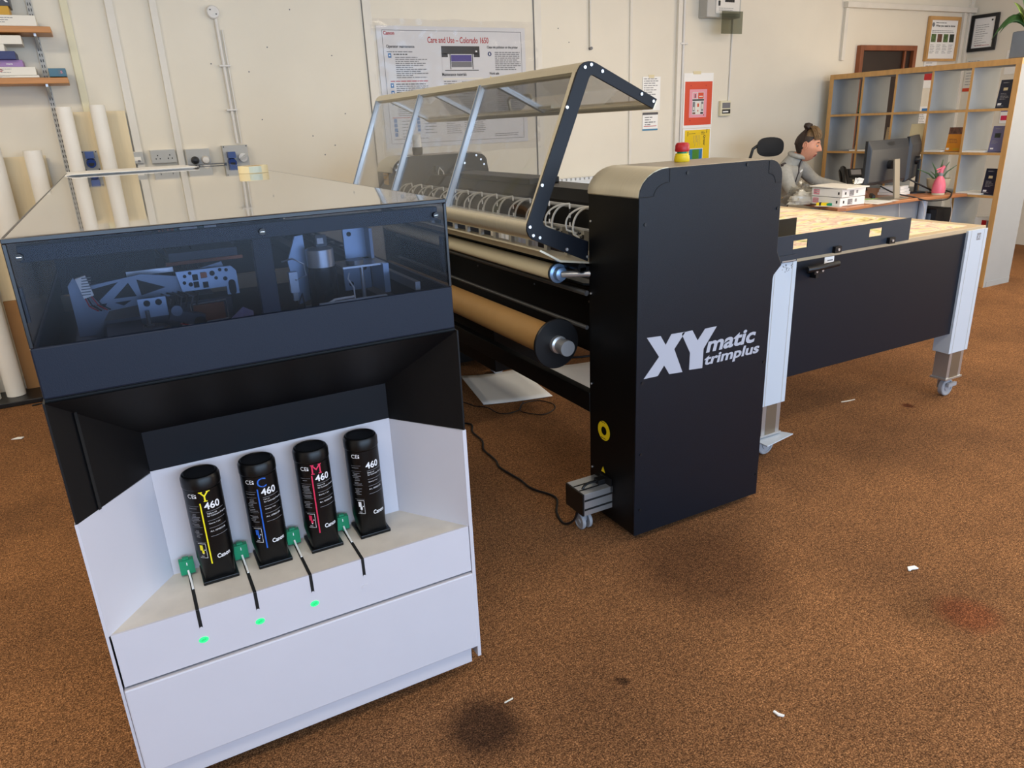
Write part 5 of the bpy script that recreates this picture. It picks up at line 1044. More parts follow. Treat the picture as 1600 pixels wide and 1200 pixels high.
def deco_lilac(mb, o, u, v, w, h, n_):
    R2(mb, o, u, v, w*.2, w*.55, h*.55, h*.72, 'photo_dark'); mb.lines(o+u*w*.15+v*h*.88, u, v, 1, .01, w*.35, 0.006, 'txt_dim', 1, .1); mb.lines(o+u*w*.1+v*h*.42, u, v, 3, h*.05, w*.4, 0.004, 'txt_dim', 2, .4); R2(mb, o, u, v, w*.1, w*.3, h*.1, h*.16, 'txt_white')
def deco_orange(mb, o, u, v, w, h, n_):
    R2(mb, o, u, v, 0, w, h*.72, h, 'photo_brown'); R2(mb, o, u, v, w*.08, w*.42, h*.76, h*.96, 'photo_dark'); mb.lines(o+u*w*.1+v*h*.5, u, v, 3, h*.07, w*.7, 0.004, 'photo_brown', 2, .4); R2(mb, o, u, v, w*.05, w*.22, h*.06, h*.15, 'box_white'); R2(mb, o, u, v, w*.45, w*.8, h*.05, h*.14, 'box_yellow')
def deco_photo(m): return lambda mb, o, u, v, w, h, n_: R2(mb, o, u, v, w*.04, w*.96, h*.05, h*.95, m)
def deco_pic(mb, o, u, v, w, h, n_): R2(mb, o, u, v, w*.2, w*.9, h*.1, h*.45, 'photo_brown'); mb.lines(o+u*w*.2+v*h*.8, u, v, 2, h*.1, w*.6, 0.004, 'txt_grey', 3, .2)
brochure('brochure', 'navy brochure box in the top right cube of the bookcase', 'brochure', 3.612, 3.745, 4, 0.215, 'navy_book', deco_navy)
brochure('brochure', 'lilac grey brochure in the second cube down on the right', 'brochure', 3.612, 3.745, 3, 0.205, 'lilac_book', deco_lilac)
brochure('brochure', 'navy brochure in the third cube down on the right', 'brochure', 3.612, 3.745, 2, 0.21, 'navy_book', deco_navy)
brochure('brochure', 'orange brochure with dark photos in the second row of cubes', 'brochure', 3.962, 4.115, 3, 0.20, 'orange_book', deco_orange)
brochure('brochure', 'dark green photo brochure in the top left cube', 'brochure', 5.03, 5.12, 4, 0.22, 'photo_dark', deco_photo('photo_green'), x=6.62)
brochure('brochure', 'pale brochure behind a dried flower in the second row, far left cube', 'brochure', 5.02, 5.11, 3, 0.21, 'beech_pale', deco_pic, x=6.62)
brochure('brochure', 'pale brochure with a brown figure in the second row, second cube from the left', 'brochure', 4.67, 4.78, 3, 0.21, 'beech_pale', deco_pic, x=6.60)
brochure('brochure', 'white card with a blue figure in the top middle cube', 'brochure', 4.325, 4.41, 4, 0.235, 'paper_white', lambda mb, o, u, v, w, h, n_: (mb.add([o+u*w*.1+v*h*.05, o+u*w*.8+v*h*.05, o+u*w*.9+v*h*.5, o+u*w*.5+v*h*.45], [(0,1,2,3)], 'ico_blue'), mb.add([o+u*w*.55+v*h*.45, o+u*w*.75+v*h*.5, o+u*w*.7+v*h*.85, o+u*w*.5+v*h*.85], [(0,1,2,3)], 'txt_black')), x=6.70)
o = brochure('folder_box', 'cream folder box in the second row behind the monitors', 'box', 4.325, 4.47, 3, 0.235, 'tape', lambda mb, o, u, v, w, h, n_: R2(mb, o, u, v, w*.9, w, 0, h, 'beech'), depth=0.05)
o = thing('dried_flower', 'small dark dried flower standing in a left cube of the bookcase', 'flower', (6.56, 5.03, ZL[3]))
mb = MB(); rnd = random.Random(8)
mb.tube([(6.56, 5.03, ZL[3]), (6.56, 5.03, ZL[3]+0.06)], 0.004, 'photo_brown', 6); mb.build('stem', o)
mb = MB()
for i in range(26): a = rnd.random()*6.28; e_ = rnd.random()*1.5-0.2; d_ = V(math.cos(a)*math.cos(e_), math.sin(a)*math.cos(e_), math.sin(e_)); p = V(6.56, 5.03, ZL[3]+0.055); mb.tube([p, p+d_*0.035], [0.006, 0.002], 'photo_brown', 5)
mb.build('flower_head', o)
for (y0, y1, zi, lab) in ((4.80, 5.05, 3, 'thin pack of papers lying in the second cube row near the person'), (3.75, 3.94, 3, 'flat white papers lying on the shelf left of the lilac brochure'), (3.72, 3.94, 2, 'flat pale papers on the shelf beside the lower navy brochure'), (4.12, 4.28, 3, 'thin pale sheets lying left of the orange brochure')):
    mb = MB(); mb.box(6.47, 6.72, y0, y1, ZL[zi]+0.0005, ZL[zi]+0.012, 'paper'); tag(mb.build('paper_pile'), lab, 'paper')
mb = MB(); mb.box(6.60, 6.80, 3.63, 3.80, ZL[1]+0.0005, ZL[1]+0.14, 'paper_white'); mb.box(6.598, 6.60, 3.70, 3.74, ZL[1]+0.05, ZL[1]+0.12, 'red'); mb.box(6.598, 6.60, 3.645, 3.68, ZL[1]+0.06, ZL[1]+0.13, 'red'); mb.box(6.598, 6.60, 3.683, 3.697, ZL[1]+0.03, ZL[1]+0.12, 'txt_dim')
tag(mb.build('small_carton'), 'white carton with red patches low in the right column of the bookcase', 'box')
# papers pinned on the walls that show through and above the bookcase
def wall_notice(x0, x1, z0, z1, label, fill):
    o = thing('notice', label, 'notice', ((x0+x1)/2, WY-0.003, z0)); MB().box(x0, x1, WY-0.005, WY-0.003, z0, z1, 'paper_white').build('sheet', o); mb = MB(); fill(mb, WY-0.0056); mb.build('printing', o)
wall_notice(8.05, 8.27, 1.68, 1.97, 'white and red notice on the back wall, seen through the bookcase', lambda mb, y: (mb.box(8.055, 8.265, y, y+.0005, 1.76, 1.84, 'red'), mb.lines((8.08, y, 1.93), UX, UZ, 3, .03, .15, .008, 'txt_dim', 2, .3)))
wall_notice(8.02, 8.24, 1.24, 1.49, 'white notice with a blue heading, lower behind the bookcase', lambda mb, y: (mb.box(8.12, 8.22, y, y+.0005, 1.44, 1.47, 'ico_blue'), mb.lines((8.04, y, 1.40), UX, UZ, 8, .018, .17, .006, 'txt_dim', 2, .3)))
def rwall_notice(y0, y1, z0, z1, label, m, fill):
    o = thing('notice', label, 'notice', (WX-0.003, (y0+y1)/2, z0)); MB().box(WX-0.006, WX-0.003, y0, y1, z0, z1, m).build('sheet', o); mb = MB(); fill(mb, WX-0.0066); mb.build('printing', o)
rwall_notice(5.26, 5.45, 1.63, 1.98, 'pinkish printed sheet on the far right wall, seen through the top cubes', 'box_white', lambda mb, x: (mb.lines((x, 5.43, 1.94), (0, -1, 0), UZ, 9, .03, .15, .006, 'txt_dim', 3, .5), mb.box(x, x+.0005, 5.26, 5.45, 1.63, 1.665, 'orange_print')))
rwall_notice(4.80, 5.02, 1.78, 2.02, 'cream printed sheet on the right wall beside the top right cube', 'paper', lambda mb, x: (mb.lines((x, 5.0, 1.98), (0, -1, 0), UZ, 4, .02, .18, .005, 'txt_dim', 3, .2), mb.text('2', (x, 4.84, 1.83), (0, -1, 0), UZ, 0, 'txt_black', height=.03)))
rwall_notice(4.66, 4.98, 1.28, 1.58, 'purple and red leaflet on the right wall behind the lilac brochure', 'purple_print', lambda mb, x: (mb.box(x, x+.0005, 4.66, 4.84, 1.40, 1.55, 'red'), mb.box(x-.0005, x, 4.68, 4.80, 1.46, 1.52, 'paper_white'), mb.box(x-.0005, x, 4.66, 4.98, 1.28, 1.40, 'paper_white'), mb.box(x-.001, x-.0005, 4.75, 4.97, 1.31, 1.36, 'txt_magenta')))
# framed pictures
def frame_wall(o, pts4, depth, m): pass
o = thing('framed_certificate', 'black framed certificate hanging on the far right wall', 'picture', (WX-0.02, 5.30, 2.04))
mb = MB(); x0, x1 = WX-0.03, WX-0.004
for (a, b, c_, d_) in ((5.155, 5.45, 2.04, 2.075), (5.155, 5.45, 2.375, 2.41), (5.155, 5.19, 2.075, 2.375), (5.415, 5.45, 2.075, 2.375)): mb.box(x0, x1, a, b, c_, d_, 'monitor_dark')
mb.build('frame', o, bevel=0.002); mb = MB(); mb.box(x0+0.012, x1, 5.19, 5.415, 2.075, 2.375, 'paper_white'); mb.build('sheet', o)
mb = MB(); mb.lines((x0+0.0112, 5.39, 2.30), (0, -1, 0), UZ, 10, .022, .16, .005, 'txt_dim', 3, .5); mb.cyl((x0+0.012, 5.225, 2.345), (x0+0.0112, 5.225, 2.345), 0.010, 'txt_black', 12); mb.lines((x0+0.0112, 5.38, 2.095), (0, -1, 0), UZ, 1, .022, .16, .005, 'txt_red', 3, .1); mb.build('printing', o)
MB().box(x0-0.03, WX-0.002, 5.05, 5.40, 2.015, 2.03, 'beech')
o = thing('framed_notice', 'beech framed notice with four small photos hanging right of the brown door frame', 'picture', (8.28, WY-0.02, 1.94))
def skew(x, z): return (8.03+x*0.52+(z)*0.02, 1.955+z*0.44-x*0.0)
mb = MB(); y0, y1 = WY-0.035, WY-0.004
mb.box(8.02, 8.055, y0, y1, 1.95, 2.39, 'beech'); mb.box(8.52, 8.555, y0, y1, 1.95, 2.39, 'beech'); mb.box(8.055, 8.52, y0, y1, 2.355, 2.39, 'beech'); mb.box(8.055, 8.52, y0, y1, 1.95, 1.975, 'beech'); mb.build('frame', o, bevel=0.002)
MB().box(8.055, 8.52, y0+0.015, y1, 1.975, 2.355, 'paper_white').build('sheet', o)
mb = MB(); k = y0+0.0142; mb.cyl((8.10, k+.001, 2.31), (8.10, k, 2.31), 0.022, 'txt_grey', 14); mb.text('What you need to know', (8.14, k, 2.285), UX, UZ, 0, 'txt_black', bold=.03, height=.026, width=.34); mb.lines((8.14, k, 2.325), UX, UZ, 1, .02, .2, .007, 'txt_grey', 2, .1); mb.lines((8.09, k, 2.25), UX, UZ, 2, .016, .4, .006, 'txt_dim', 2, .1)
for i, m in enumerate(('photo_green', 'photo_brown', 'photo_green', 'photo_dark')): mb.box(8.09+i*0.105, 8.17+i*0.105, k, k+.0005, 2.14, 2.22, m); mb.lines((8.09+i*0.105, k, 2.11), UX, UZ, 6, .016, .08, .005, 'txt_dim', i, .4)
mb.build('printing', o)
# plant on the bookcase
o = thing('potted_plant', 'leafy green plant in a dark glass pot on top of the bookcase', 'plant', (6.66, 3.66, BZ))
mb = MB(); mb.box(6.56, 6.76, 3.57, 3.73, BZ+0.0005, BZ+0.20, 'steel_dark'); mb.build('pot', o, bevel=0.01); MB().box(6.58, 6.74, 3.59, 3.71, BZ+0.19, BZ+0.202, 'soil').build('soil', o)
def leaf(mb, base, tip, width, droop, m, fold=0.3, n_=8):
    base, tip = V(base), V(tip); d_ = tip-base; side = (d_.cross(V(0, 0, 1)).normalized()*0.35+V(0, 0.3, 1)*0.8); side = (side-d_*side.dot(d_)/d_.dot(d_)).normalized(); vs = []
    for i in range(n_+1):
        t = i/n_; p = base+d_*t+V(0, 0, 1)*droop*4*t*(1-t); w_ = width*math.sin(PI*min(1, t**0.8*0.98+0.02))**0.8/2
        vs += [p-side*w_+V(0, 0, w_*fold), p, p+side*w_+V(0, 0, w_*fold)]
    fs = []
    for i in range(n_): a = 3*i; fs += [(a, a+1, a+4, a+3), (a+1, a+2, a+5, a+4)]
    mb.add(vs, fs, m)
rnd = random.Random(3)
for i, (tip, w_, dr, m) in enumerate((((6.58, 3.90, 1.98), .07, .12, 'leaf'), ((6.54, 3.82, 2.02), .06, .10, 'leaf'), ((6.60, 3.78, 2.24), .07, .03, 'leaf_light'), ((6.56, 3.70, 2.16), .09, .02, 'leaf_light'), ((6.70, 3.86, 2.10), .06, .08, 'leaf'), ((6.56, 3.55, 2.20), .09, .05, 'leaf_light'), ((6.66, 3.60, 2.35), .08, .03, 'leaf'), ((6.50, 3.62, 2.06), .08, .1, 'leaf'), ((6.75, 3.50, 2.15), .08, .06, 'leaf'), ((6.62, 3.75, 2.30), .06, .02, 'leaf'))):
    mb = MB(); leaf(mb, (6.66, 3.66, BZ+0.19), tip, w_, dr, m); l_ = mb.build('leaf', o, 80); s_ = l_.modifiers.new('t', 'SOLIDIFY'); s_.thickness = 0.0015

# ------------------------------------------------------------------ desk
DZ = 0.78
D = thing('desk', 'orange brown office desk covered with boxes, papers and monitors', 'desk', (5.7, 4.2, 0))
dp = [(4.935, 3.90), (4.99, 3.865), (5.5, 3.895), (5.9, 3.90), (6.25, 3.83), (6.43, 3.80), (6.43, 5.05), (6.02, 5.05), (5.92, 4.66), (5.72, 4.44), (5.14, 4.46)]
mb = MB(); mb.prism(dp, 'z', DZ-0.026, DZ, 'desk_wood'); mb.build('desk_top', D, bevel=0.004)
for (x, y) in ((5.14, 4.02), (6.15, 4.0), (6.2, 4.9), (5.24, 4.35)):
    MB().tube([(x, y, 0.02), (x, y, DZ-0.026)], 0.032, 'leg_white', 18).build('leg', D, 40)
MB().box(5.15, 6.15, 4.03, 4.045, 0.32, DZ-0.03, 'board_grey').build('modesty_panel', D)
for i in range(2):
    z = DZ+0.003+0.066*i; c = V(5.165, 4.09, z+0.031); a = math.radians(-5+3*i); ux = V(math.cos(a), math.sin(a), 0); uy = V(-math.sin(a), math.cos(a), 0)
    o = thing('paper_box', 'white printed box, ' + ('lower of the two stacked at the desk corner' if i == 0 else 'upper of the two stacked at the desk corner'), 'box', (c.x, c.y, z), 'white boxes stacked on the desk')
    mb = MB(); mb.obox(c, ux*0.13, uy*0.15, (0, 0, 0.031), 'paper_white'); mb.build('carton', o, bevel=0.002)
    mb = MB(); f_ = lambda a_, b_: c-uy*0.1508-ux*0.13+ux*a_+V(0, 0, -0.031+b_)
    g_ = lambda a_, b_: c-ux*0.1308+uy*0.15-uy*a_+V(0, 0, -0.031+b_)
    def rr(fn_, a0, a1, b0, b1, m): mb.add([fn_(a0, b0), fn_(a1, b0), fn_(a1, b1), fn_(a0, b1)], [(0,1,2,3)], m)
    rr(f_, .03, .045, .02, .04, 'txt_black'); rr(f_, .08, .13, .008, .05, 'txt_dim'); rr(f_, .085, .125, .014, .022, 'paper_white'); rr(f_, .085, .125, .03, .038, 'paper_white'); rr(f_, .155, .175, .025, .048, 'txt_dim')
    rr(g_, .02, .08, .012, .052, 'pink_print'); rr(g_, .028, .072, .022, .030, 'paper_white'); rr(g_, .028, .072, .038, .044, 'paper_white'); rr(g_, .26, .275, .02, .04, 'txt_black')
    mb.build('printing', o)
mb = MB(); mb.obox((5.17, 4.09, DZ+0.140), (0.145, 0.01, 0.0), (-0.01, 0.17, 0.004), (0, 0, 0.004), 'paper'); tag(mb.build('loose_papers', smooth=30), 'loose cream papers lying on the top white box', 'paper')
mb = MB(); rnd = random.Random(6); p = V(5.27, 4.02, DZ+0.150)
for i in range(5): mb.tube([p+V(0.012*i, 0.01*rnd.random(), 0), p+V(0.012*i+0.01, 0.01, 0.03+0.02*rnd.random()), p+V(0.012*i+0.03, -0.01, 0.035), p+V(0.012*i+0.025, 0.0, 0.004)], 0.005, 'paper_white', 6)
tag(mb.build('cable_bundle', smooth=50), 'bundle of white cable coiled on the papers on the boxes', 'cable')
def crumple(name, label, cat, c, sx, sy, sz, m, seed, amp=0.35):
    mb = MB(); n_, k_ = 30, 14; vs = []; fs = []
    for i in range(k_+1):
        t = PI/2*i/k_
        for j in range(n_):
            q = 2*PI*j/n_; d_ = V(math.sin(t)*math.cos(q), math.sin(t)*math.sin(q), math.cos(t)); r_ = 1+amp*noise.noise(d_*2.3+V(seed, 0, 0))+amp*0.6*noise.noise(d_*6+V(seed, 0, 0))
            vs.append((c[0]+sx*d_.x*r_, c[1]+sy*d_.y*r_, max(c[2], c[2]+sz*d_.z*r_) if i < k_ else c[2]))
    for i in range(k_):
        for j in range(n_): a = i*n_+j; b = i*n_+(j+1) % n_; fs.append((a, a+n_, b+n_, b))
    fs.append(tuple(range(k_*n_, k_*n_+n_))[::-1]); mb.add(vs, fs, m); return tag(mb.build(name, smooth=35), label, cat)
crumple('bubble_wrap', 'crumpled clear bubble wrap heaped at the left end of the desk', 'packaging', (5.07, 4.33, DZ+0.001), 0.20, 0.11, 0.15, 'bubble_film', 4)
crumple('white_bag', 'crumpled white padded bag under the clear wrap on the desk', 'packaging', (5.08, 4.34, DZ+0.001), 0.17, 0.09, 0.085, 'paper', 9, 0.25)
o = thing('cutter_knife', 'yellow and green craft knife lying at the desk corner', 'tool', (5.02, 4.13, DZ))
mb = MB(); mb.bar((4.985, 4.14, DZ+0.012), (5.03, 4.06, DZ+0.012), 0.035, 0.024, 'yellow'); mb.bar((4.995, 4.122, DZ+0.013), (5.004, 4.106, DZ+0.013), 0.036, 0.026, 'black_plastic'); mb.bar((5.02, 4.075, DZ+0.012), (5.035, 4.03, DZ+0.012), 0.03, 0.02, 'green_tab'); mb.build('handle', o, bevel=0.004)
MB().bar((4.985, 4.14, DZ+0.010), (5.0, 4.21, DZ+0.008), 0.014, 0.006, 'monitor_dark').build('blade_guard', o)
for (x, y, a, w_, h_, lab) in ((5.42, 4.0, 0.1, .105, .148, 'white sheet of paper on the desk right of the stacked boxes'), (5.55, 4.03, -.2, .105, .148, 'white sheet overlapping another on the desk in front of the monitor'), (5.03, 4.05, .4, .06, .10, 'white sheet sticking out under the stacked boxes at the desk corner')):
    z_ = {5.42: .0012, 5.55: .0036, 5.03: .0008}[x]
    mb = MB(); mb.obox((x, y, DZ+z_), (w_*math.cos(a), w_*math.sin(a), 0), (-h_*math.sin(a), h_*math.cos(a), 0), (0, 0, 0.0006), 'paper_white'); tag(mb.build('paper_sheet'), lab, 'paper')
o = thing('stapler', 'black stapler and green pen beside the silver monitor stand', 'stapler', (5.62, 4.12, DZ)); mb = MB(); mb.bar((5.58, 4.07, DZ+0.02), (5.68, 4.17, DZ+0.024), 0.028, 0.034, 'black_plastic'); mb.build('body', o, bevel=0.006)
mb = MB(); mb.tube([(5.50, 4.10, DZ+0.009), (5.60, 4.04, DZ+0.009)], 0.004, 'leaf_light', 8); tag(mb.build('pen'), 'green pen lying beside the black stapler', 'pen')
# monitors
def monitor(loc, az, w_, h_, z0, label, kind):
    o = thing('monitor', label, 'monitor', (loc[0], loc[1], DZ))
    u = V(math.cos(az), math.sin(az), 0); f = V(-math.sin(az), math.cos(az), 0)          # f: the way the screen looks
    c = V(loc[0], loc[1], z0+h_/2)
    mb = MB(); mb.obox(c+f*0.012, u*w_/2, f*0.012, (0, 0, h_/2), 'monitor_dark'); mb.build('bezel', o, bevel=0.003)
    mb = MB(); mb.obox(c+f*0.0245, u*(w_/2-0.008), f*0.0006, (0, 0, h_/2-0.010), 'screen'); mb.build('display', o)
    # tapered back shell
    mb = MB(); q = []
    for (s, zz, dd) in ((1, 1, 0), (0.93, 0.80, -0.028)):
        q += [c+f*dd+u*(-w_/2*s)+V(0, 0, -h_/2*1.0 if s == 1 else -h_/2*0.86), c+f*dd+u*(w_/2*s)+V(0, 0, -h_/2*1.0 if s == 1 else -h_/2*0.86), c+f*dd+u*(w_/2*s)+V(0, 0, h_/2*zz-(0 if s == 1 else h_*0.10)), c+f*dd+u*(-w_/2*s)+V(0, 0, h_/2*zz-(0 if s == 1 else h_*0.10))]
    mb.add(q, [(4, 5, 6, 7), (0, 1, 5, 4), (1, 2, 6, 5), (2, 3, 7, 6), (3, 0, 4, 7)], 'monitor_grey'); mb.build('back_shell', o, bevel=0.006)
    mb = MB(); b0 = c-f*0.03+V(0, 0, -0.02)
    mb.cyl(b0, b0-f*0.03, 0.035, 'monitor_dark', 20)
    mb.build('hinge', o, 35)
    if kind == 'silver':
        mb = MB(); top = b0-f*0.055+V(0, 0, 0.045); bot = V(top.x, top.y, DZ+0.008)-f*0.04; d_ = (top-bot); mb.obox((top+bot)/2, d_/2, u*0.038, d_.cross(u).normalized()*0.008, 'silver_stand'); mb.build('stand_arm', o, bevel=0.003)
        mb = MB(); mb.obox(V(bot.x, bot.y, DZ+0.005)+f*0.06, u*0.13, f*0.09, (0, 0, 0.005), 'silver_stand'); mb.build('stand_base', o, bevel=0.003)
        mb = MB(); tt = c+V(0, 0, h_/2-h_*0.085)-f*0.0225+u*0.10; sl = V(0, 0, 0.1*h_).normalized(); nn = (V(0, 0, h_*0.2)+f*0.028).normalized(); mb.text('ASUS', tt-u*0.13-V(0, 0, 0.012)+f*0.00-f*0.003, u, nn, 0, 'monitor_dark', bold=.02, height=.03, width=.09); tag(mb.build('lettering', o), 'dark ASUS lettering')
    else:
        mb = MB(); top = b0-f*0.03+V(0, 0, 0.0); mb.obox((top+V(top.x, top.y, DZ+0.01))/2, (0, 0, (top.z-DZ)/2), u*0.03, f*0.012, 'monitor_dark'); mb.build('stand_arm', o, bevel=0.003)
        mb = MB(); mb.lathe(V(top.x, top.y, DZ+0.0005)+f*0.03, (0, 0, 1), [(0.11, 0), (0.11, 0.006), (0.10, 0.010), (0.001, 0.011)], 'monitor_dark', 32); mb.build('stand_base', o, 35)
    return o
monitor((5.70, 4.08), math.radians(5), 0.57, 0.350, 0.900, 'large grey monitor seen from behind on a silver stand', 'silver')
monitor((6.24, 4.22), math.radians(26), 0.50, 0.37, 0.890, 'second monitor, edge on, right behind the large grey one', 'black')
for i, (w_, lab) in enumerate(((.15, 'white book lowest in the pile behind the monitors'), (.14, 'white book in the middle of the pile behind the monitors'), (.13, 'thin white book topmost of the pile behind the monitors'))):
    mb = MB(); mb.obox((6.02, 4.20, DZ+0.013+0.025*i), (w_/1.6, .02, 0), (-.02, w_/1.6, 0), (0, 0, 0.0115), 'paper_white'); tag(mb.build('book', bevel=0.001), lab, 'book', 'white books behind the monitors')
cable([(5.69, 4.10, 0.88), (5.78, 4.02, 0.82), (5.88, 3.93, 0.79), (5.98, 3.86, 0.755), (6.15, 3.80, 0.755), (6.3, 3.86, 0.79), (6.37, 3.95, 0.80)], 0.006, 'black cable drooping over the desk edge under the monitors', m='black_plastic')
cable([(6.12, 4.20, 0.93), (6.20, 4.10, 0.86), (6.30, 4.02, 0.80), (6.38, 3.98, 0.79)], 0.007, 'black cable looping from the second monitor to the right end of the desk')
cable([(5.85, 4.02, 0.74), (5.87, 4.01, 0.55), (5.9, 4.02, 0.3)], 0.003, 'thin white cable hanging below the desk', m='white_plastic')
cable([(6.08, 3.97, 0.74), (6.12, 3.96, 0.62), (6.06, 3.98, 0.4)], 0.003, 'thin white cable curling below the desk beside the pale leg', m='white_plastic')
cable([(6.33, 3.88, 0.74), (6.36, 3.87, 0.6), (6.33, 3.88, 0.42)], 0.003, 'thin white cable hanging in front of the black computer', m='white_plastic')
o = thing('computer_tower', 'small black computer case under the right end of the desk', 'computer', (6.3, 4.0, 0)); MB().box(6.20, 6.40, 3.90, 4.25, 0.22, 0.66, 'black_plastic').build('case', o, bevel=0.005); MB().box(6.18, 6.42, 3.88, 4.27, 0.0, 0.22, 'board_grey').build('stand', o)
mb = MB(); mb.box(6.198, 6.2, 3.95, 4.2, 0.5, 0.62, 'steel_dark'); mb.build('panel', o)
# phone
o = thing('desk_phone', 'black desk phone with a grey screen and handset at the back of the desk', 'phone', (6.15, 4.72, DZ))
fa = V(-0.60, -0.80, 0); su = V(0.80, -0.60, 0); up_ = (V(0, 0, 0.72)-fa*0.62).normalized(); nf = up_.cross(-su).normalized(); nf = (fa*0.72+V(0, 0, .62)).normalized()
c0 = V(6.17, 4.74, DZ+0.085)
mb = MB(); mb.obox(c0, su*0.115, up_*0.125, nf*0.016, 'black_plastic'); mb.build('body', o, bevel=0.006)
mb = MB(); mb.obox(c0+su*0.03+up_*0.072+nf*0.020, su*0.062, up_*0.042, nf*0.005, 'monitor_dark'); mb.obox(c0+su*0.03+up_*0.076+nf*0.0256, su*0.045, up_*0.028, nf*0.001, 'txt_dim'); mb.build('screen', o, bevel=0.002)
mb = MB()
for i in range(4):
    for j in range(4): mb.obox(c0+su*(0.0+0.022*i)+up_*(-0.01-0.022*j)+nf*0.0175, su*0.007, up_*0.006, nf*0.002, 'tape')
mb.build('keypad', o)
mb = MB(); mb.tube([c0-su*0.085+up_*0.12+nf*0.025, c0-su*0.085+up_*0.10+nf*0.045, c0-su*0.085+up_*0.0+nf*0.050, c0-su*0.085-up_*0.09+nf*0.045, c0-su*0.085-up_*0.115+nf*0.025], [0.026, 0.026, 0.018, 0.026, 0.026], 'black_plastic', 14); mb.build('handset', o, 40)
# keyboard edge peeking out
mb = MB(); mb.obox((5.42, 4.24, DZ+0.010), (0.17, 0.03, 0), (-0.012, 0.06, 0), (0, 0, 0.009), 'monitor_dark'); k = 0
for i in range(12): mb.obox((5.28+0.025*i, 4.175+0.0044*i, DZ+0.021), (0.008, 0.0014, 0), (-0.001, 0.008, 0), (0, 0, 0.002), 'txt_dim')
tag(mb.build('keyboard'), 'black keyboard between the stacked boxes and the monitor', 'keyboard')
# spray bottle and aloe
o = thing('spray_bottle', 'pink spray bottle standing at the right end of the desk', 'bottle', (6.22, 3.93, DZ))
bx, by = 6.215, 3.925
MB().lathe((bx, by, DZ+0.0005), (0, 0, 1), [(0.048, 0), (0.050, 0.006), (0.048, 0.016)], 'pot_cream', 28).build('foot', o, 35)
MB().lathe((bx, by, DZ+0.016), (0, 0, 1), [(0.050, 0), (0.052, 0.02), (0.050, 0.06), (0.040, 0.10), (0.026, 0.125), (0.017, 0.138)], 'pink_plastic', 28).build('body', o, 35)
MB().lathe((bx, by, DZ+0.154), (0, 0, 1), [(0.018, 0), (0.019, 0.02), (0.014, 0.026)], 'txt_dim', 20).build('collar', o, 35)
mb = MB(); mb.tube([(bx, by, DZ+0.178), (bx+0.004, by, DZ+0.205), (bx+0.016, by-0.012, DZ+0.235)], [0.016, 0.018, 0.012], 'pink_plastic', 14); mb.tube([(bx+0.01, by-0.004, DZ+0.222), (bx-0.035, by+0.02, DZ+0.205)], [0.009, 0.005], 'pink_plastic', 10); mb.tube([(bx-0.008, by+0.004, DZ+0.20), (bx-0.03, by+0.016, DZ+0.182)], [0.006, 0.004], 'pink_plastic', 8); mb.build('trigger_head', o, 40)
o = thing('aloe_plant', 'aloe in a cream pot on the desk behind the pink spray bottle', 'plant', (6.33, 4.02, DZ))
ax_, ay_ = 6.345, 4.02
MB().lathe((ax_, ay_, DZ+0.0005), (0, 0, 1), [(0.045, 0), (0.055, 0.01), (0.085, 0.06), (0.093, 0.12), (0.088, 0.122), (0.083, 0.108), (0.001, 0.106)], 'pot_cream', 32).build('pot', o, 35)
MB().lathe((ax_, ay_, DZ+0.0005), (0, 0, 1), [(0.07, 0), (0.075, 0.006), (0.0, 0.007)], 'monitor_dark', 28).build('saucer', o, 35)
MB().lathe((ax_, ay_, DZ+0.100), (0, 0, 1), [(0.083, 0), (0.08, 0.010), (0.0, 0.012)], 'soil', 24).build('soil', o, 35)
for (dx, dy, h_, w_) in ((0.02, 0.00, .17, .022), (-0.03, 0.05, .15, .02), (0.07, -0.02, .15, .018), (0.10, -0.06, .12, .016), (-0.12, 0.10, .10, .016), (-0.05, -0.04, .10, .018), (0.03, 0.06, .10, .018), (0.0, -0.02, .13, .02), (0.05, 0.02, .09, .018), (0.12, 0.02, .05, .014), (-0.08, 0.02, .08, .016)):
    b0 = V(ax_+dx*0.15, ay_+dy*0.15, DZ+0.105); e_ = b0+V(dx, dy, h_*1.0); m_ = (b0+e_)/2+V(dx*-0.12, dy*-0.12, h_*0.08)
    mb = MB(); mb.tube([b0, m_, e_], [w_/2, w_/2.6, 0.002], 'aloe', 8); mb.build('leaf', o, 50)

# ------------------------------------------------------------------ office chair
O = thing('office_chair', 'black office chair with a rounded headrest behind the seated person', 'chair', (5.2, 4.98, 0))
CF = V(0.35, -0.94, 0).normalized(); CS = V(0.94, 0.35, 0).normalized(); cc = V(5.22, 4.93, 0)
MB().lathe((cc.x, cc.y, 0.08), (0, 0, 1), [(0.03, 0), (0.03, 0.2), (0.02, 0.2), (0.02, 0.36)], 'black_plastic', 18).build('gas_lift', O, 35)
for i in range(5):
    a = 2*PI*i/5+0.3; e_ = cc+V(math.cos(a), math.sin(a), 0)*0.31
    mb = MB(); mb.tube([(cc.x, cc.y, 0.11), (e_.x, e_.y, 0.075)], [0.03, 0.018], 'black_plastic', 10); mb.build('base_arm', O, 40)
    mb = MB(); mb.cyl((e_.x-0.02, e_.y, 0.028), (e_.x+0.02, e_.y, 0.028), 0.028, 'black_plastic', 18); mb.cyl((e_.x, e_.y, 0.03), (e_.x, e_.y, 0.075), 0.008, 'black_plastic', 8); mb.build('castor', O, 40)
mb = MB(); mb.obox(cc+V(0, 0, 0.475), CS*0.24, CF*0.24, (0, 0, 0.035), 'mesh_black'); mb.build('seat', O, bevel=0.025, seg=3)
mb = MB(); b_ = cc-CF*0.29; n_ = 10; vs = []
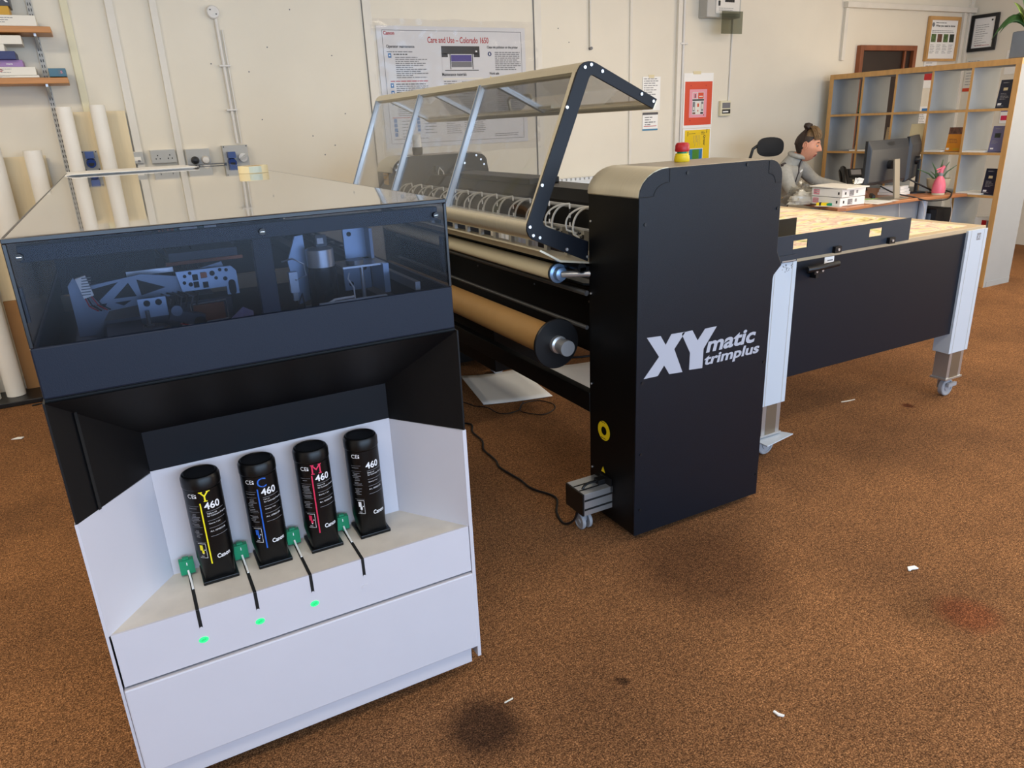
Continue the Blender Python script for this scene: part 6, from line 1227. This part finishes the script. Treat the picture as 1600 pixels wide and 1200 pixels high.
for i in range(n_+1):
    for j in range(n_+1):
        s_, t_ = i/n_*2-1, j/n_; wd = 0.23*(1-0.25*abs(t_-0.5)**2*4*0.5); p = b_+CS*s_*wd-CF*(0.03-0.05*s_*s_+0.06*(t_-0.4)**2)+V(0, 0, 0.56+0.50*t_); vs.append(p)
mb.add(vs, [(i*(n_+1)+j, (i+1)*(n_+1)+j, (i+1)*(n_+1)+j+1, i*(n_+1)+j+1) for i in range(n_) for j in range(n_)], 'mesh_black'); bk = mb.build('backrest', O, 60); s_ = bk.modifiers.new('t', 'SOLIDIFY'); s_.thickness = 0.025
mb = MB(); mb.tube([cc-CF*0.1+V(0, 0, 0.44), cc-CF*0.34+V(0, 0, 0.46), cc-CF*0.36+V(0, 0, 0.7), cc-CF*0.34+V(0, 0, 0.90)], [0.03, 0.028, 0.02, 0.014], 'black_plastic', 10); mb.tube([cc-CF*0.34+V(0, 0, 0.90), (5.10, 5.06, 1.0), (5.10, 5.02, 1.05), (5.105, 5.00, 1.13), (5.12, 4.99, 1.20), (5.17, 4.97, 1.235)], 0.013, 'black_plastic', 10); mb.build('back_spine', O, 40)
hc = V(5.235, 4.90, 1.212); HS = V(0.80, -0.60, 0); HN = V(0.60, 0.80, 0)
mb = MB(); pts = [( 0.112*math.copysign(abs(math.cos(t*PI/16))**0.75, math.cos(t*PI/16)), 0.082*math.copysign(abs(math.sin(t*PI/16))**0.75, math.sin(t*PI/16))) for t in range(32)]
vs = [hc+HS*a*1.0+V(0, 0, b)+HN*(0.02-0.10*(a/0.125)**2*0.3)-HN*0.018 for a, b in pts]+[hc+HS*a+V(0, 0, b)+HN*(0.02-0.10*(a/0.125)**2*0.3)+HN*0.022 for a, b in pts]+[hc+HS*a*0.5+V(0, 0, b*.5)-HN*0.012 for a, b in pts]
mb.add(vs, [tuple(range(64, 96))]+[(64+i, i, (i+1) % 32, 64+(i+1) % 32) for i in range(32)]+[(i, 32+i, 32+(i+1) % 32, (i+1) % 32) for i in range(32)]+[tuple(range(32, 64))], 'mesh_black'); mb.build('headrest', O, 60)
for s in (-1, 1):
    a_ = cc+CS*0.28*s; mb = MB(); mb.tube([a_+V(0, 0, 0.45), a_+V(0, 0, 0.64)], 0.016, 'black_plastic', 10); mb.obox(a_+V(0, 0, 0.655), CS*0.035, CF*0.12, (0, 0, 0.014), 'mesh_black'); mb.build('armrest', O, bevel=0.006)

# ------------------------------------------------------------------ person
def skin_mesh(chains, sub=2):
    """chains: list of [(point, radius), ...]; a chain starting with an int index joins the vertex of that running number"""
    me = bpy.data.meshes.new('sk'); vs = []; es = []; rs = []
    for ch in chains:
        prev = None
        for it in ch:
            if isinstance(it, int): prev = it; continue
            vs.append(tuple(it[0])); rs.append(it[1]); i = len(vs)-1
            if prev is not None: es.append((prev, i))
            prev = i
    me.from_pydata(vs, es, []); o = bpy.data.objects.new('sk', me); COL.objects.link(o)
    o.modifiers.new('skin', 'SKIN'); s = o.modifiers.new('sub', 'SUBSURF'); s.levels = sub; s.render_levels = sub
    for i, r in enumerate(rs):
        v = me.skin_vertices[0].data[i]; v.radius = (r, r) if not isinstance(r, tuple) else r; v.use_root = (i == 0)
    dg = bpy.context.evaluated_depsgraph_get(); m2 = bpy.data.meshes.new_from_object(o.evaluated_get(dg))
    out = ([tuple(v.co) for v in m2.vertices], [tuple(p.vertices) for p in m2.polygons]); bpy.data.objects.remove(o); return out
PL = V(5.27, 4.93, 0.56); NK = V(5.335, 4.71, 1.105); HC = V(5.375, 4.615, 1.215)
SR, SL = V(5.13, 4.64, 1.035), V(5.47, 4.78, 1.045)
ER, WR = V(5.10, 4.50, 0.855), V(5.30, 4.38, 0.825)
EL, WL = V(5.62, 4.70, 0.895), V(5.80, 4.48, 0.835)
KR, KL = V(5.30, 4.52, 0.52), V(5.52, 4.58, 0.52); AR, AL = V(5.32, 4.55, 0.10), V(5.56, 4.60, 0.10)
body = [[(PL, (.13, .10)), (PL.lerp(NK, .35), (.12, .09)), (PL.lerp(NK, .72), (.11, .075)), (NK, .052), (NK.lerp(HC, .55), .05)],
        [2, (SR, .045), (SR.lerp(ER, .5), .040), (ER, .036), (WR, .024)], [2, (SL, .045), (SL.lerp(EL, .5), .042), (EL, .036), (WL, .024)],
        [0, (PL+V(-.02, -.08, -.02), .085), (KR, .06), (KR.lerp(AR, .4), .052), (AR, .038), (AR+V(.03, -.14, -.05), .03)],
        [0, (PL+V(.10, -.06, -.02), .085), (KL, .06), (KL.lerp(AL, .4), .052), (AL, .038), (AL+V(.03, -.14, -.05), .03)]]
pm = MB(); v_, f_ = skin_mesh(body); pm.add(v_, f_, 'skin')
def hand(mb, wrist, d, side, down):
    d = d.normalized(); side = side.normalized(); down = down.normalized(); k = wrist
    chains = [[(k, .020), (k+d*.045, (.034, .013)), (k+d*.085, (.036, .012))]]
    v1, f1 = skin_mesh(chains, 2); mb.add(v1, f1, 'skin')
    for i, (o_, L, r) in enumerate(((-.027, .070, .0085), (-.009, .078, .009), (.009, .073, .0088), (.026, .058, .0078))):
        b = k+d*.080+side*o_; c1 = b+d*L*.45+down*.006; c2 = c1+d*L*.32+down*.016; c3 = c2+d*L*.18+down*.016
        v1, f1 = skin_mesh([[(b-d*.02, r), (b, r), (c1, r*.95), (c2, r*.9), (c3, r*.75)]], 1); mb.add(v1, f1, 'skin')
    b = k+d*.03-side*.025; v1, f1 = skin_mesh([[(b, .011), (b+d*.028-side*.022+down*.006, .010), (b+d*.055-side*.028+down*.014, .008)]], 1); mb.add(v1, f1, 'skin')
hand(pm, WL, V(.10, -.10, -.02), V(-.7, -.7, 0), V(0, 0, -1)); hand(pm, WR, V(.13, -.05, -.02), V(.3, .9, 0), V(0, 0, -1))
# head
fh = V(0.50, -0.87, 0).normalized(); lh = V(0.87, 0.50, 0).normalized(); pit = math.radians(10)
HX = (fh*math.cos(pit)+V(0, 0, -math.sin(pit))).normalized(); HZ = (fh*math.sin(pit)+V(0, 0, math.cos(pit))).normalized(); HY = HZ.cross(HX)
hw = lambda x, y, z: HC+HX*x+HY*y+HZ*z
G = lambda t, s: math.exp(-(t/s)**2)
def head_pt(th, ph, off=0.0):
    # th: from the crown down, ph: 0 is the face
    x, y, z = math.sin(th)*math.cos(ph), math.sin(th)*math.sin(ph), math.cos(th)
    X, Y, Z = x*0.100, y*0.077, z*0.128
    if z < 0: t = -z; Y *= 1-0.22*t*t; X *= (1-0.10*t) if x > 0 else (1-0.45*t)
    if z > 0: X *= 1.0 if x > 0 else 1.05
    fr = max(0, x)
    X -= 0.010*G(Z-0.022, .022)*G(abs(Y)-0.031, .018)*fr*1.2          # eye sockets
    X += 0.006*G(Z-0.042, .012)*G(abs(Y)-0.028, .03)*fr               # brow
    zz = Z
    if -0.035 < zz < 0.035: X += 0.030*G(Y, .0095+0.006*max(0, (0.0-zz)/0.03))*max(0, (0.035-zz)/0.055)*fr*(1 if zz > -0.022 else max(0, (zz+0.035)/0.013))
    X += 0.011*G(Z+0.056, .007)*G(Y, .024)*fr+0.009*G(Z+0.071, .007)*G(Y, .022)*fr  # lips
    X -= 0.004*G(Z+0.064, .003)*G(Y, .024)*fr
    X += 0.008*G(Z+0.100, .016)*G(Y, .022)*fr                          # chin
    Y += math.copysign(0.005, Y)*G(Z+0.01, .02)*G(x-0.55, .3) if abs(Y) > 1e-4 else 0  # cheekbone
    if off: L = V(X, Y, Z).normalized()*off; X += L.x; Y += L.y; Z += L.z
    return X, Y, Z
NT, NP = 56, 80
vs = []; fs = {'skin': [], 'lips': []}
for i in range(NT+1):
    for j in range(NP):
        # more columns near the face
        q = 2*PI*j/NP; q = q-0.55*math.sin(q); vs.append(head_pt(PI*i/NT, q))
pts3 = [hw(*p) for p in vs]
for i in range(NT):
    for j in range(NP):
        a = i*NP+j; b = i*NP+(j+1) % NP; x, y, z = vs[a]; m = 'lips' if (x > 0.06 and abs(y) < 0.023 and -0.076 < z < -0.050) else 'skin'; fs[m].append((a, a+NP, b+NP, b))
base = len(pm.v); pm.v += [tuple(p) for p in pts3]
for m, ff in fs.items():
    k = pm.mi(m)
    for f in ff: pm.f.append(tuple(base+q for q in f)); pm.m.append(k)
ax3 = (HX, HY, HZ)
for s in (-1, 1):
    pm.ell(hw(0.078, 0.031*s, 0.020), .0125, .0125, .0125, 'eye_white', 12, 8, ax3); pm.ell(hw(0.0885, 0.0315*s, 0.016), .0035, .006, .006, 'hair', 10, 6, ax3)
    pm.ell(hw(0.0795, 0.031*s, 0.0245), .0135, .0140, .0105, 'skin', 12, 8, ax3)                  # upper lid, looking down
    pm.tube([hw(0.088, 0.016*s, 0.040), hw(0.091, 0.028*s, 0.045), hw(0.082, 0.046*s, 0.041)], [0.003, 0.004, 0.002], 'hair', 8)
    pm.tube([hw(0.091, 0.021*s, 0.0135), hw(0.0925, 0.031*s, 0.0115), hw(0.088, 0.041*s, 0.0135)], 0.0011, 'hair', 6)
    e = []
    for t in range(13): a = math.radians(-60+t*22); e.append(hw(-0.004+0.017*math.cos(a), (0.080+0.006)*s, 0.005+0.030*math.sin(a)))
    pm.tube(e, 0.0055, 'skin', 8); pm.ell(hw(-0.004, 0.079*s, 0.004), .014, .006, .026, 'skin', 12, 8, ax3); pm.ell(hw(0.000, 0.080*s, -0.026), .008, .005, .009, 'skin', 10, 6, ax3)
person = pm.build('person', smooth=70, origin=(PL.x, PL.y, 0)); tag(person, 'person with tied up brown hair in a grey fleece, looking down at the desk', 'person')
# clothing and hair as children
mb = MB(); ft = [[(PL+V(0, 0, .0), (.16, .125)), (PL.lerp(NK, .35), (.15, .12)), (PL.lerp(NK, .70), (.165, .12)), (PL.lerp(NK, .90), (.115, .09)), (NK.lerp(HC, .18), (.072, .072)), (NK.lerp(HC, .34), (.066, .066))],
      [2, (SR, .075), (SR.lerp(ER, .5), .062), (ER, .055), (ER.lerp(WR, .55), .046), (WR, .036)], [2, (SL, .075), (SL.lerp(EL, .5), .062), (EL, .055), (EL.lerp(WL, .55), .046), (WL, .036)]]
v_, f_ = skin_mesh(ft)
v2 = []
for p in v_:
    q = V(p); nn = noise.noise(q*14)*0.010+noise.noise(q*30)*0.004; d_ = (q-V(5.3, 4.8, 0.9)).normalized(); v2.append(q+d_*nn)
mb.add(v2, f_, 'fleece'); fl = mb.build('fleece', person, 80)
from mathutils.bvhtree import BVHTree
bvh = BVHTree.FromPolygons([V(p) for p in v2], f_)
def onsurf(p, lift=0.003):
    loc, nor, idx, dist = bvh.find_nearest(V(p)); return loc+((loc-V(5.3, 4.8, loc.z)).normalized())*lift
def surf_line(a, b, r, m, name, n_=10, lift=0.002):
    mb = MB(); mb.tube([onsurf(V(a).lerp(V(b), i/n_), lift) for i in range(n_+1)], r, m, 8); return mb.build(name, fl, 60)
cf = V(-0.10, -1.0, 0).normalized()
surf_line(NK+cf*0.10+V(0.01, 0, 0.02), PL.lerp(NK, .5)+cf*0.2+V(0.02, 0, 0), 0.006, 'fleece_dark', 'zip')
surf_line(SR+V(-.06, -.02, .06), SR+V(0.06, .03, .09), 0.012, 'fleece_dark', 'shoulder_band'); surf_line(SL+V(-.05, -.03, .08), SL+V(0.05, .0, .06), 0.012, 'fleece_dark', 'shoulder_band')
lp = onsurf(V(5.41, 4.60, 1.0)); mb = MB(); mb.obox(lp+V(-.0, -.004, 0), (0.02, 0.006, 0.008), (0, 0.003, 0), (-0.002, 0, 0.007), 'paper_white'); mb.build('chest_logo', fl)
mb = MB(); cr = []
for t in range(17): a = 2*PI*t/16; cr.append(NK.lerp(HC, .30)+V(math.cos(a)*.068, math.sin(a)*.068, 0.018*math.cos(a-2)))
mb.tube(cr, 0.020, 'fleece', 10); mb.build('collar', fl, 60)
mb = MB(); v_, f_ = skin_mesh([[(PL+V(0, 0, -.01), (.15, .115)), (PL+V(0, 0, .06), (.14, .11))], [0, (PL+V(-.02, -.08, -.02), .105), (KR, .078), (KR.lerp(AR, .5), .066), (AR, .055)], [0, (PL+V(.10, -.06, -.02), .105), (KL, .078), (KL.lerp(AL, .5), .066), (AL, .055)]]); mb.add(v_, f_, 'trousers'); mb.build('trousers', person, 80)
for A_ in (AR, AL): mb = MB(); mb.ell(A_+V(.02, -.08, -.055), .048, .125, .045, 'monitor_dark', 18, 10); mb.build('shoe', person, 60)
mb = MB(); vs = []; keep = {}
NT2, NP2 = 40, 72; grid = []
for i in range(NT2+1):
    for j in range(NP2):
        q = 2*PI*j/NP2; th = PI*i/NT2*0.80; X, Y, Z = head_pt(th, q); c_ = math.cos(q)
        hl = 0.062 if c_ > 0.45 else (0.062-(0.45-c_)/0.45*0.045 if c_ > 0 else (0.017 if c_ > -0.12 else (0.017-(-c_-0.12)/0.25*0.075 if c_ > -0.37 else -0.062)))
        o_ = 0.006+0.006*max(0, Z/0.128)**1.5
        o_ *= 1+0.35*noise.noise(V(X*40, Y*40, Z*14)); o_ = max(0.002, o_)
        if Z < hl: o_ = -0.006
        L = V(X, Y, Z).normalized(); grid.append((X+L.x*o_, Y+L.y*o_, Z+L.z*o_))
fa_, fb_ = [], []
for i in range(NT2):
    for j in range(NP2):
        a = i*NP2+j; b = i*NP2+(j+1) % NP2; X, Y, Z = grid[a]
        (fb_ if (Z > 0.085 and X > -0.02) else fa_).append((a, a+NP2, b+NP2, b))
k = [hw(*p) for p in grid]; mb.add(k, fa_, 'hair'); kk = mb.mi('hair_top')
for f in fb_: mb.f.append(f); mb.m.append(kk)
hr = mb.build('hair', person, 70)
rnd = random.Random(11)
for cname, cm, cnt, lo, hi in (('hair_strands', 'hair_top', 70, -0.058, 0.058), ('hair_strands', 'hair', 60, -0.07, 0.07)):
    mb = MB()
    for i in range(cnt):
        y0 = lo+(hi-lo)*(i+rnd.random())/cnt; dark = cm == 'hair'
        z0 = 0.066+rnd.random()*0.012; z0 -= abs(y0)*0.25
        x0 = 0.098*math.sqrt(max(0.05, 1-(y0/0.077)**2-(z0/0.128)**2)) if not dark else -0.02-rnd.random()*0.03
        if dark: y0 = math.copysign(0.070, y0); z0 = 0.0+rnd.random()*0.05; x0 = -0.075+0.11*i/cnt
        st = V(x0, y0, z0); en = V(-0.035+rnd.random()*0.01, y0*0.12, 0.140)
        pts = []
        for t in range(7):
            q = t/6; p = st.lerp(en, q); d_ = V(p.x*1.0/0.105, p.y/0.082, p.z/0.134); L = d_.length
            if L > 0: p = p/L*(1.04+(0.20*math.sin(PI*q)**0.7*(0.6+0.5*rnd.random()) if not dark else 0.03+0.05*q))
            pts.append(hw(*p) if q < 1 else hw(*en))
        mb.tube(pts, [0.0035, 0.005, 0.006, 0.006, 0.0055, 0.0045, 0.003] if not dark else [0.0028]*7, cm, 5)
    mb.build(cname, hr, 60)
mb = MB(); bc = V(-0.035, 0.0, 0.155)
for s_, rr_, tt in ((0, .024, 0.0), (1, .017, 0.9), (2, .015, 2.1)):
    pts = [hw(bc.x+0.020*math.cos(a*PI/5+tt)+0.002*a*0, bc.y+0.020*math.sin(a*PI/5+tt), bc.z+0.006*s_+0.010*math.sin(a*PI/5*2+tt)) for a in range(11)]; mb.tube(pts, rr_*0.75, 'hair', 10)
mb.ell(hw(bc.x, bc.y, bc.z), .026, .026, .026, 'hair', 14, 10, ax3); mb.build('hair_bun', hr, 60)
